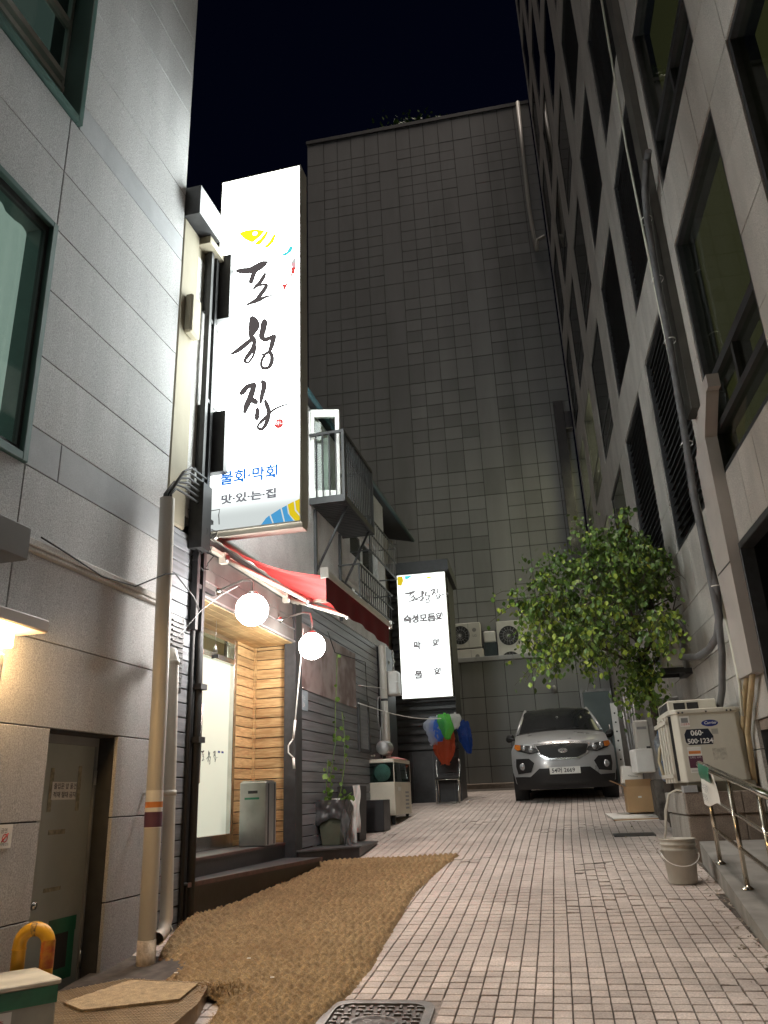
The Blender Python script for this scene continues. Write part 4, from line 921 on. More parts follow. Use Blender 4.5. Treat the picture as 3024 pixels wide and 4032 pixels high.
# ================================================================ coir mat
def coir():
    P = MAT_POLY; step = .0115
    xs = min(p[0] for p in P)-.05; ys = min(p[1] for p in P)-.05; nx = int((max(p[0] for p in P)+.05-xs)/step); ny = int((max(p[1] for p in P)+.05-ys)/.0135)
    t = thing('coir_mat', 'long brown woven coir mat rolled out over the paving to the steps', 'mat', (-2, 7, gz(-2,7)))
    idx = {}; mb = MB(); vs = []; tops = []
    def hh(x, y, e):
        row = math.floor(y/.062); fr = y/.062-row; ph = (.5 if row % 2 else 0)
        u = (x/.06+ph+.35*math.sin(row*1.7)+.25*noise.noise(Vector((x*3,y*3,2)))); br = abs(math.sin(math.pi*u))**.8*abs(math.sin(math.pi*fr))**.8
        n1 = noise.noise(Vector((x*30, y*30, 0))); n2 = noise.noise(Vector((x*1.6, y*1.6, 5)))
        q = Vector((x, y)) - LO; a = q.dot(LA); b = q.dot(LB)
        lump = .05*math.exp(-((x+1.98)**2+(y-4.93)**2)/.02)+.06*sm(a, .4, .0)*sm(b, -.9, -.3)*sm(b, 1.6, .6)
        return gz(x, y)+ (.001+.030*br+.003*n1+.014*n2+.003)*sm(e, -.005, .03)+.01*sm(e,-.01,.02)+lump - .004
    cells = {}
    for j in range(ny):
        for i in range(nx):
            x = xs+i*step; y = ys+j*.0135
            ex = .007*noise.noise(Vector((x*14, y*14, 9)))
            if inpoly(x+ex, y+ex, P): cells[(i, j)] = 1
    for (i, j) in list(cells):
        for k in ((i,j),(i+1,j),(i+1,j+1),(i,j+1)):
            if k not in idx:
                x = xs+k[0]*step; y = ys+k[1]*.0135
                border = not all((k[0]+a, k[1]+b) in cells for a in (-1,0) for b in (-1,0))
                e = 0 if border else min(.03, edge_dist(x, y, P))
                idx[k] = len(vs); vs.append((x, y, hh(x, y, e)))
        mb.f.append([idx[(i,j)], idx[(i+1,j)], idx[(i+1,j+1)], idx[(i,j+1)]]); mb.mi.append(0); mb.sm.append(True)
    mb.v = [Vector(v) for v in vs]
    obj('woven_top', mb, M['coir'], t)
    fb = MB(); rr = random.Random(11); n = 0
    while n < 4500:
        x = rr.uniform(-3.05, -1.0); y = 4.2+5.6*rr.random()**1.5
        if not inpoly(x, y, P): continue
        e = edge_dist(x, y, P)
        if e > .05 and rr.random() < .93: continue
        z = hh(x, y, min(e, .03))-.003; l = rr.uniform(.012, .032)*(1.5 if e < .03 else 1); an = rr.gauss(0, .9)+(math.pi if rr.random() < .5 else 0)
        d = Vector((math.cos(an), math.sin(an), rr.uniform(.1,.8)*.7))*l; sd = Vector((-math.sin(an), math.cos(an), 0))*.0013
        p = Vector((x, y, z)); mid = p+d*.6+Vector((0,0,.25*l)); end = p+d
        fb.add([p-sd, p+sd, mid+sd, mid-sd, end], [(0,1,2,3),(3,2,4)]); n += 1
    stuff(obj('fibre', fb, M['fibre'], t))
    k = MB(); rr = random.Random(2)
    for i in range(60):
        p = Vector((-1.97+rr.gauss(0,.05), 4.93+rr.gauss(0,.05), gz(-1.97,4.93)+.05)); q = p+Vector((rr.gauss(0,.05), rr.gauss(0,.05), rr.uniform(.0,.05)))
        k.tube([p, (p+q)/2+Vector((0,0,.03)), q], .0025, 4)
    stuff(obj('frayed_knot', k, M['fibre'], t))
    kn = MB(); kn.tube([Lw(.16,.12,.6)+Vector((0,0,.02)), Lw(.16,.12,.64), Lw(.19,.11,.665), Lw(.2,.13,.63), Lw(.17,.15,.6)], .006, 6); obj('string_loop', kn, M['paper'], t)
coir()
def scraps():
    rr = random.Random(8)
    for k, (x, y) in enumerate(((-2.05,5.6),(-1.75,5.2),(-2.45,5.35))):
        q = MB(); z = gz(x,y)+.05; q.obox((x,y,z), [Vector((1,.3,0)).normalized(),Vector((-.3,1,0)).normalized(),(0,0,1)], (.012,.008,.002))
        tag(obj('paper_scrap', q, M['paper'], loc=(x,y,z)), 'tiny scrap of white paper lying on the coir mat', 'litter', 'paper scraps on the mat')
scraps()
# ================================================================ manhole cover
def manhole():
    cx, cy, hx, hy = MH; z0 = gz(cx, cy); sl = .086
    fn = lambda x, y, w_: Vector((cx+x, cy+y, z0+y*sl+w_))
    t = thing('manhole_cover', 'square cast iron manhole cover with rounded corners set in the paving', 'manhole cover', (cx, cy, z0))
    def rr(hx, hy, r, n=6):
        P = []
        for sx, sy, a0 in ((1,1,0),(-1,1,90),(-1,-1,180),(1,-1,270)):
            for i in range(n+1):
                a = R(a0+90*i/n); P.append((sx*(hx-r)+r*math.cos(a), sy*(hy-r)+r*math.sin(a)))
        return P
    iron = mat('iron', (.11,.095,.085), .5, .3, 15, .3, 80, metal=.6, dirt=.5, dcol=(.16,.1,.06), dscale=6); rim = mat('iron_rim', (.2,.185,.17), .4, .2, 10, .2, 60, metal=.6)
    b = MB(); b.prism(rr(hx-.04,hy-.04,.09), lambda p, w_: fn(p[0],p[1],w_), -.05, .0); obj('plate', b, iron, t)
    bed = MB(); bed.prism(rr(hx+.085,hy+.085,.02), lambda p, w_: fn(p[0],p[1],w_), -.06, -.004); obj('surround', bed, mat('grout', (.26,.22,.195), .9, .25, 20, .5, 90), t)
    q = MB(); A_ = rr(hx,hy,.12); B_ = rr(hx-.05,hy-.05,.09); n = len(A_)
    q.add([fn(p[0],p[1],.012) for p in A_]+[fn(p[0],p[1],.012) for p in B_]+[fn(p[0],p[1],-.04) for p in A_]+[fn(p[0],p[1],-.04) for p in B_], [(i,(i+1)%n,n+(i+1)%n,n+i) for i in range(n)]+[(i,(i+1)%n,2*n+(i+1)%n,2*n+i) for i in range(n)]+[(n+i,n+(i+1)%n,3*n+(i+1)%n,3*n+i) for i in range(n)]); obj('rim', q, rim, t)
    rd = random.Random(4)
    for i in range(-6, 7):
        for j in range(-5, 6):
            x, y = i*.055, j*.055
            if abs(x) > hx-.075 or abs(y) > hy-.075 or (x/.14)**2+(y/.1)**2 < 1: continue
            k = MB(); typ = (i+j) % 3
            k.hexa(fn, (x-.02,x+.02) if typ else (x-.007,x+.007), (y-.007,y+.007) if typ else (y-.02,y+.02), (.0005,.01))
            if typ == 1: k.hexa(fn, (x-.007,x+.007), (y+.0071,y+.022), (.0005,.0095))
            obj('raised_bar', k, rim, t)
    o = MB(); o.add([fn(.13*math.cos(2*math.pi*i/28), .09*math.sin(2*math.pi*i/28), .009) for i in range(28)]+[fn(.115*math.cos(2*math.pi*i/28), .077*math.sin(2*math.pi*i/28), .009) for i in range(28)], [(i,(i+1)%28,28+(i+1)%28,28+i) for i in range(28)]); obj('oval_ring', o, rim, t)
    text_obj('오수', rim, t, fn, -.07, -.025, .075, .008, wt=.01)
manhole()
# ================================================================ ramp, railing, plinth on the right
def ramp():
    t = MB(); zt = lambda y: .88-.12*(7.9-y)
    P = [(kerb_x(y), y) for y in (4.0,5.0,6.0,7.0,8.0,8.95)]+[(3.6,8.95),(3.6,4.0)]
    n = len(P); t.add([(p[0],p[1],zt(p[1])-.04) for p in P]+[(p[0],p[1],.1) for p in P], [list(range(n))]+[(i,(i+1)%n,n+(i+1)%n,n+i) for i in range(n)])
    o = struct(obj('ramp', t, mat('concrete', (.27,.26,.24), .85, .2, 5, .3, 80, dirt=.4, dcol=(.12,.11,.1)), loc=(2,6,.5)))
ramp()
def railing():
    t = thing('handrail', 'stainless steel handrail with two lower bars along the ramp', 'railing', (1.46, 7, .75))
    zt = lambda y: .88-.12*(7.9-y)-.04
    top = lambda y: zt(y)+.82
    for y in (7.9,7.0,6.12,5.2,4.3):
        q = MB(); q.tube([(1.46,y,zt(y)-.01),(1.46,y,top(y)-.02)], .019, 12); p = obj('post', q, M['rail_steel'], t)
        b = MB(); b.lathe([(.045,0),(.045,.008),(.02,.03)], (1.46,y,zt(y)), 16); obj('flange', b, M['rail_steel'], p)
    q = MB(); q.tube([(1.46,8.1,top(8.1)),(1.46,4.0,top(4.0))], .03, 16); obj('top_rail', q, M['rail_steel'], t)
    ring = MB(); ring.lathe([(.0301,-.006),(.034,-.006),(.034,.006),(.0301,.006)], (1.46,7.78,top(7.78)), 16, (0,1,.12)); obj('collar', ring, M['steel_dull'], t)
    for dz in (.27,.53):
        q = MB(); q.tube([(1.46,7.9,top(7.9)-dz),(1.46,4.0,top(4.0)-dz)], .016, 12); obj('lower_bar', q, M['rail_steel'], t)
M['rail_steel'] = mat('rail_steel', (.66,.6,.5), .16, .08, 8, metal=1)
railing()
def rail_paper():
    t = thing('paper_notice', 'white paper notice hung on the handrail with green tape', 'paper', (1.44, 7.6, 1.3))
    top = lambda y: .88-.12*(7.9-y)-.04+.82
    def f(i, j):
        y = 7.88-.5*i; x = 1.425-.02*math.sin(i*3+j*2); return Vector((x, y, top(y)-.02-.3*j*(1-.18*i+.05*math.sin(i*6))))
    s = MB(); s.grid(10, 10, f); obj('sheet', s, M['paper'], t)
    g = MB(); g.grid(10, 3, lambda i, j: Vector((1.42+.06*(1-j)*0+.0-.012*math.sin(j*3), 7.86-.44*i, top(7.86-.44*i)+.034-.13*j)) - Vector((.012,0,0))); obj('green_tape', g, M['green_tape'], t)
    fn = lambda u, v, w_: Vector((1.4, 7.86-u, top(7.86-u)-v)); 
    for k in range(2): text_obj(('주차금지','연락처')[k], M['ink_grey'], t, lambda u, v, w_, k=k: Vector((1.398-.02*0, 7.84-u, top(7.84-u)-.19-k*.085+v)), .0, .0, .075)
rail_paper()
def plinth():
    t = thing('plinth', 'brown granite plinth carrying the air conditioner beside the ramp', 'plinth', (1.8, 9.3, .8))
    X0, Y0 = 1.425, 9.0
    b = MB(); b.box((X0+.03,2.19), (Y0+.03,10.3), (.3,1.43)); obj('core', b, M['granite_brown'], t)
    for i, (x0, x1) in enumerate(((X0,1.98),(1.985,2.19))):
        for z0, z1, o in ((.3,1.2,0),(1.215,1.43,-.015)):
            q = MB(); q.box((x0,x1), (Y0+o,Y0+.028), (z0,z1)); obj('block', q, M['granite_brown'], t, bevel=.008)
    for z0, z1, o in ((.3,1.2,0),(1.215,1.43,-.015)):
        for y0, y1 in ((9.031,9.6),(9.605,10.3)):
            q = MB(); q.box((X0+o,X0+.028), (y0,y1), (z0,z1)); obj('block', q, M['granite_grey'], t, bevel=.008)
    s = MB(); s.box((2.25,3.6), (9.0,9.05), (.2,2.0)); obj('inner_wall', s, M['granite_brown'], t)
M['granite_grey'] = mat('granite_grey', (.33,.31,.28), .75, .15, 5, .25, 150, speck=.25, dirt=.5, dscale=3, dcol=(.14,.12,.1), stretch=(1,1,.3))
plinth()
def big_ac():
    t = thing('air_conditioner', 'large beige outdoor air conditioner covered in stickers on the granite plinth', 'air conditioner', (1.78, 9.5, 1.44))
    x0, x1, y0, y1, z0, z1 = 1.41, 2.13, 9.02, 10.0, 1.53, 2.27
    b = MB(); b.prism([(x0+.02,y0+.06),(x0+.07,y0),(x1-.06,y0),(x1,y0+.06),(x1,y1),(x0+.02,y1)], lambda p, w_: Vector((p[0],p[1],w_)), z0, z1-.03); obj('cabinet', b, M['beige_metal'], t, bevel=.008)
    lid = MB(); lid.prism([(x0+.0,y0+.05),(x0+.06,y0-.015),(x1-.05,y0-.015),(x1+.015,y0+.05),(x1+.015,y1+.01),(x0,y1+.01)], lambda p, w_: Vector((p[0],p[1],w_)), z1-.05, z1); obj('lid', lid, M['beige_metal'], t, bevel=.008)
    for y, z in ((9.02,2.235),):
        for k, x in enumerate((1.5,1.54,1.78,1.99,2.03)):
            q = MB(); q.lathe([(.011,0),(.008,.006),(0,.007)], (x,y0-.016,z), 8, (0,-1,0)); obj('screw', q, M['dark_metal'], t)
    coil = MB(); coil.box((x0-.01,x0+.019), (y0+.1,y1-.05), (z0+.02,z1-.06)); cl = obj('coil', coil, M['dark_metal'], t)
    for k in range(4):
        y = y0+.1+k*.19; q = MB(); q.box((x0-.035,x0-.011), (y,y+.11), (z0,z1-.06)); obj('coil_guard', q, M['beige_metal'], cl)
    for k in range(2):
        q = MB(); q.box((x0-.05,x0-.036), (y0+.08,y1-.02), (z1-.14-k*.55,z1-.1-k*.55)); obj('guard_rail', q, M['beige_metal'], cl)
    top = MB(); top.box((1.44,1.95), (9.25,10.0), (z1+.0005,z1+.12)); tp = obj('fan_cowl', top, M['beige_metal'], t, bevel=.01)
    for k in range(6):
        q = MB(); q.box((1.435,1.4395), (9.3+k*.11,9.38+k*.11), (z1+.02,z1+.1)); obj('cowl_slot', q, M['black_paint'], tp)
    for k in range(2):
        q = MB(); q.box((1.5+k*.14,1.62+k*.14), (9.245,9.2495), (z1+.02,z1+.09)); obj('cowl_slot', q, M['black_paint'], tp)
    ft = MB(); ft.box((1.48,2.15), (9.03,9.98), (1.432,1.528)); obj('base_frame', ft, mat('wood_base', (.16,.14,.1), .8), t)
    fb = MB(); fb.box((1.42,1.56), (8.975,9.1), (1.432,1.5)); obj('support_block', fb, M['granite_smooth'], t)
    fn = lambda u, v, w_: Vector((u, y0-w_, v))
    def card(nm, u0, u1, v0, v1, mt_, d=.001):
        q = MB(); q.hexa(lambda a, b_, c: fn(b_, c, a), (0, d), (u0,u1), (v0,v1)); return obj(nm, q, mt_, t)
    c = MB(); P = [(1.53,1.93),(1.56,1.9),(1.8,1.9),(1.815,1.98),(1.775,2.06),(1.555,2.06),(1.525,2.01)]; c.prism(P, lambda p, w_: fn(p[0],p[1],w_), 0, .001); ph = obj('phone_sticker', c, M['ink_navy'], t)
    text_obj('060·', M['ink_white'], ph, fn, 1.59, 1.995, .075, .0025, wt=.025); text_obj('500·1234', M['ink_white'], ph, fn, 1.545, 1.915, .068, .0025, wt=.025, sx=1.02)
    o = MB(); o.add([fn(1.80+.085*math.cos(2*math.pi*i/24), 2.115+.034*math.sin(2*math.pi*i/24), .002) for i in range(24)], [list(range(24))]); bd = obj('badge', o, M['ink_blue'], t); text_obj('Carrier', M['ink_white'], bd, fn, 1.742, 2.105, .042, .0035, shear=.25, wt=.015)
    s1 = card('sticker', 1.5, 1.6, 2.09, 2.2, M['paper']); text_obj('긴급출동', M['ink_red'], s1, fn, 1.505, 2.105, .026, .002); q = MB(); q.add([fn(1.515,2.13,.002),fn(1.585,2.13,.002),fn(1.585,2.18,.002),fn(1.515,2.18,.002)],[(0,1,2,3)]); obj('print', q, M['ink_grey'], s1)
    s2 = card('sticker', 1.53, 1.67, 1.62, 1.88, M['paper']); 
    for u0,u1,v0,v1,mm in ((1.54,1.66,1.81,1.84,'ink_orange'),(1.53,1.67,1.67,1.79,'ink_purple')):
        q = MB(); q.add([fn(u0,v0,.002),fn(u1,v0,.002),fn(u1,v1,.002),fn(u0,v1,.002)],[(0,1,2,3)]); obj('print', q, M[mm], s2)
    text_obj('스피드 수리', M['ink_white'], s2, fn, 1.54, 1.765, .024, .0035); text_obj('010-2275-4144', M['ink_dark'], s2, fn, 1.54, 1.635, .016, .0035)
    card('sticker', 1.805, 1.87, 2.0, 2.055, mat('label_silver', (.4,.39,.35), .5)); card('sticker', 1.78, 1.92, 1.74, 1.86, mat('label_worn', (.5,.47,.4), .7, .2, 30)); card('sticker', 1.62, 1.71, 1.565, 1.61, mat('label_blue', (.35,.4,.46), .6))
    v = MB(); v.lathe([(.0,.05),(.03,.05),(.03,0),(.035,0)], (1.66,y0-.005,1.545), 12, (0,-1,0)); v.tube([(1.66,y0-.05,1.545),(1.74,y0-.07,1.5),(1.72,y0-.05,1.46)], .02, 8); v.tube([(1.6,y0-.03,1.5),(1.7,y0-.05,1.48)], .02, 8); obj('service_valve', v, M['black_rubber'], t)
    tp_ = MB(); tp_.tube([(1.63,y0-.04,1.455),(1.72,y0-.045,1.45)], .017, 8); obj('pipe_wrap', tp_, M['paper'], t)
big_ac()
def bucket():
    c = (1.135, 7.97, gz(1.135,7.97)); t = thing('bucket', 'dirty white plastic paint bucket with wire handle on the paving', 'bucket', c)
    pl = mat('bucket_plastic', (.50,.47,.41), .5, .1, 6, .05, 50, dirt=.5, dscale=5, dcol=(.25,.21,.16), stretch=(1,1,.5))
    b = MB(); b.lathe([(.0,.005),(.118,.0),(.122,.01),(.145,.27),(.155,.272),(.155,.285),(.147,.288),(.149,.315),(.158,.317),(.158,.33),(.15,.333),(.151,.36),(.157,.362),(.157,.37),(.145,.37),(.14,.3),(.118,.02),(0,.02)], c, 32); obj('shell', b, pl, t)
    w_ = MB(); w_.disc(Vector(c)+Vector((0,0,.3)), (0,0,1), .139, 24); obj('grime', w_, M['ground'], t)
    h = MB(); h.tube([Vector(c)+Vector((.16*math.cos(a), -.165*abs(math.sin(a))**.5*(1 if True else 1), .26-.11*math.sin(a))) for a in [math.pi*i/16 for i in range(17)]], .004, 6); obj('handle', h, M['white_plastic'], t)
    for s in (-1,1):
        e = MB(); e.box((c[0]+s*.15-.012,c[0]+s*.15+.012), (c[1]-.03,c[1]+.03), (c[2]+.24,c[2]+.28)); obj('ear', e, pl, t)
bucket()
# ---------------------------------------------------------------- service runs on the facade
def facade_pipes():
    t = thing('cable_duct', 'grey metal cable duct running down the stone facade with a cranked top', 'duct', Rw(.1,-1.2,2.5))
    d = MB(); d.boxR((.004,.13), (-1.42,-.88), (2.5,5.0)); d.hexa(lambda o,e,z: Rw(o, e-(z-5.0)*1.1, z), (.004,.13), (-1.42,-.95), (5.001,5.35)); d.boxR((.004,.128), (-1.9,-1.55), (5.352,5.5)); obj('casing', d, mat('duct_paint', (.47,.43,.4), .5, .06, 3, dirt=.2, dcol=(.3,.26,.22)), t)
    j = MB(); j.boxR((.131,.134), (-1.43,-.87), (3.6,3.615)); obj('joint_line', j, M['dark_metal'], t)
    bm_ = thing('facade_channel', 'dark steel channel climbing the stone facade', 'channel', Rw(.1,-.85,5.2)); q = MB(); q.boxR((.004,.1), (-1.02,-.72), (5.55,14.5)); obj('channel', q, mat('channel', (.07,.065,.055), .6, .2, 3), bm_)
    cb = thing('insulated_pipes', 'bundle of grey insulated pipes tied with white straps down the facade', 'pipes', Rw(.15,-.8,2.9))
    gp = mat('insulation', (.14,.14,.145), .75, .15, 8, .4, 30)
    paths = [[(-1.62,8.78),(-1.3,8.72),(-1.02,8.5),(-.92,8.0),(-.86,7.4),(-.88,6.5),(-.78,5.4),(-.64,4.6),(-.72,4.0),(-.84,3.5),(-.78,3.2),(-.5,3.02),(0,2.96),(.6,2.98),(1.3,3.08),(1.66,3.14)],
             [(-1.55,8.7),(-1.2,8.55),(-1.04,8.2),(-1.0,7.4),(-1.0,6.5),(-.92,5.4),(-.8,4.5),(-.8,3.9),(-.84,3.2),(-.7,2.8),(-.4,2.45),(-.05,2.25),(.3,2.0),(.35,1.7)]]
    for k, P in enumerate(paths):
        q = MB(); q.tube([Rw(.17+.03*k, e, z) for e, z in P], .042 if k == 0 else .038, 10); obj('pipe', q, gp, cb)
    for z, e in ((8.3,-.95),(7.4,-.93),(6.5,-.95),(5.2,-.82)):
        q = MB(); q.lathe([(.075,-.008),(.078,0),(.075,.008)], Rw(.18,e,z), 18, (0,0,1), xs=.9, ys=1.25); obj('strap', q, M['white_plastic'], cb)
    st = MB(); st.lathe([(.05,-.006),(.053,.006)], Rw(.17,-.84,3.5), 14, (0,0,1)); obj('strap', st, M['white_plastic'], cb)
    wc = thing('white_conduit', 'thin white conduit wandering down the facade beside the insulated pipes', 'conduit', Rw(.1,-.6,2.4))
    q = MB(); q.tube([Rw(.13,e,z) for e, z in ((-.6,14.6),(-.62,13),(-.5,11.2),(-.42,10),(-.46,8.8),(-.52,7.6),(-.58,6.6),(-.55,5.5),(-.6,4.8),(-.68,4.1),(-.8,3.4),(-.86,2.9),(-.88,2.45),(-.75,2.15))], .016, 8); obj('conduit', q, mat('conduit_white', (.68,.68,.58), .5, .05, 5), wc)
    tp = thing('tan_pipes', 'pair of tan pipes dropping from the duct end behind the air conditioner', 'pipes', Rw(.1,-.6,2))
    for k in range(2):
        q = MB(); q.tube([Rw(.06+.02*k,-1.0-.28*k,2.55), Rw(.07,-.75-.25*k,2.35), Rw(.06,-.35-.2*k,2.0), Rw(.05,-.2-.2*k,1.5)], .03, 8); obj('pipe', q, mat('tan', (.5,.38,.22), .6), tp)
facade_pipes()
def back_services():
    t = thing('stainless_duct', 'shiny stainless steel duct climbing the tiled wall by the corner', 'duct', (1.65,22.6,5))
    d = MB(); d.box((1.52,1.82), (22.55,22.87), (5.0,13.1)); obj('casing', d, M['steel'], t, bevel=.01)
    e = MB(); e.box((1.821,2.04), (22.55,22.87), (12.1,12.7)); obj('branch', e, M['steel'], t, bevel=.01)
    for z in (6.6,8.7,10.55): q = MB(); q.box((1.505,1.835), (22.535,22.869), (z,z+.03)); obj('band', q, M['steel'], t)
    p = thing('drain_pipe', 'grey drain pipe with an elbow high on the tiled wall', 'pipe', (1.6,22.8,19)); q = MB(); q.tube([(1.66,22.78,25.9),(1.62,22.78,23.5),(1.58,22.78,21),(1.62,22.78,19.6),(1.66,22.78,19.1)], .07, 8); q.tube([(1.66,22.78,19.15),(1.72,22.75,19.5),(1.98,22.75,19.6)], .06, 8); obj('pipe', q, M['pipe_white'], p)
    l = thing('wall_lamp', 'small unlit grey wall lamp above the silver car', 'lamp', (.55,22.0,3.95)); q = MB(); q.lathe([(.0,-.1),(.055,-.1),(.06,.06),(.03,.1),(0,.1)], (.55,22.0,4.1), 14); obj('shade', q, M['galv'], l); q = MB(); q.box((.52,.58), (22.0,22.098), (4.1,4.16)); obj('bracket', q, M['galv'], l)
back_services()
def outdoor_unit(lab, x0, x1, z0, z1, fans, dim=False, low=False):
    y0 = 22.42; t = thing('outdoor_unit', lab, 'air conditioner', ((x0+x1)/2, y0+.2, z0), 'outdoor units behind the low wall')
    b = MB(); b.box((x0,x1), (y0,y0+.38), (z0,z1)); obj('cabinet', b, M['ac_white'], t, bevel=.015)
    for fx, fz, r in fans:
        q = MB(); q.lathe([(r,.012),(r*.97,.0),(r*.97,-.004)], (fx,y0-.001,fz), 28, (0,-1,0)); q.disc((fx,y0-.0025,fz), (0,-1,0), r, 28); fn = obj('fan_guard', q, M['black_paint'], t)
        g = MB(); g.disc((fx,y0-.012,fz), (0,-1,0), r*.17, 14)
        for k in range(16):
            a = 2*math.pi*k/16; g.tube([(fx+r*.16*math.cos(a), y0-.01, fz+r*.16*math.sin(a)), (fx+r*.95*math.cos(a+.5), y0-.01, fz+r*.95*math.sin(a+.5))], .004, 3)
        g.disc((fx,y0-.012,fz), (0,-1,0), r*.6, 24, r*.57); obj('grille', g, M['galv'], fn)
    f = lambda u, v, w_: Vector((u, y0-w_, v))
    text_obj('LG', M['ink_grey'], t, f, x1-.24, z1-.42, .1, .002, wt=.01)
    q = MB(); q.disc((x1-.18,y0-.002,z1-.22), (0,-1,0), .06, 18); obj('logo', q, M['ink_grey'], t)
    q = MB(); q.box((x1-.36,x1-.35), (y0-.003,y0-.0005), (z0+.02,z1-.02)); obj('panel_line', q, M['galv'], t)
outdoor_unit('grey outdoor unit with one fan partly behind the lit menu sign', -2.25, -1.34, 5.47, 6.2, [(-1.93,5.85,.27)])
outdoor_unit('small outdoor unit tucked low under another beside the menu sign', -2.2, -1.3, 4.63, 5.43, [(-1.85,4.9,.2)])
outdoor_unit('white outdoor unit with two stacked fans in full view', -.88, .15, 4.63, 6.17, [(-.54,5.74,.28),(-.54,5.0,.28)])
outdoor_unit('outdoor unit with a single fan half hidden by the tree leaves', .5, 1.4, 4.95, 5.93, [(.85,5.55,.25)])
def ac_boxes():
    t = thing('wrapped_box', 'white wrapped box lying between the outdoor units', 'box', (-1.09,22.6,5.3)); q = MB(); q.box((-1.26,-.92), (22.45,22.8), (5.6,5.92)); obj('carton', q, M['white_paint'], t, bevel=.03); q = MB(); q.box((-1.27,-.91), (22.46,22.8), (4.63,5.59)); obj('stand', q, mat('teal_dark', (.04,.06,.07), .6), t)
ac_boxes()
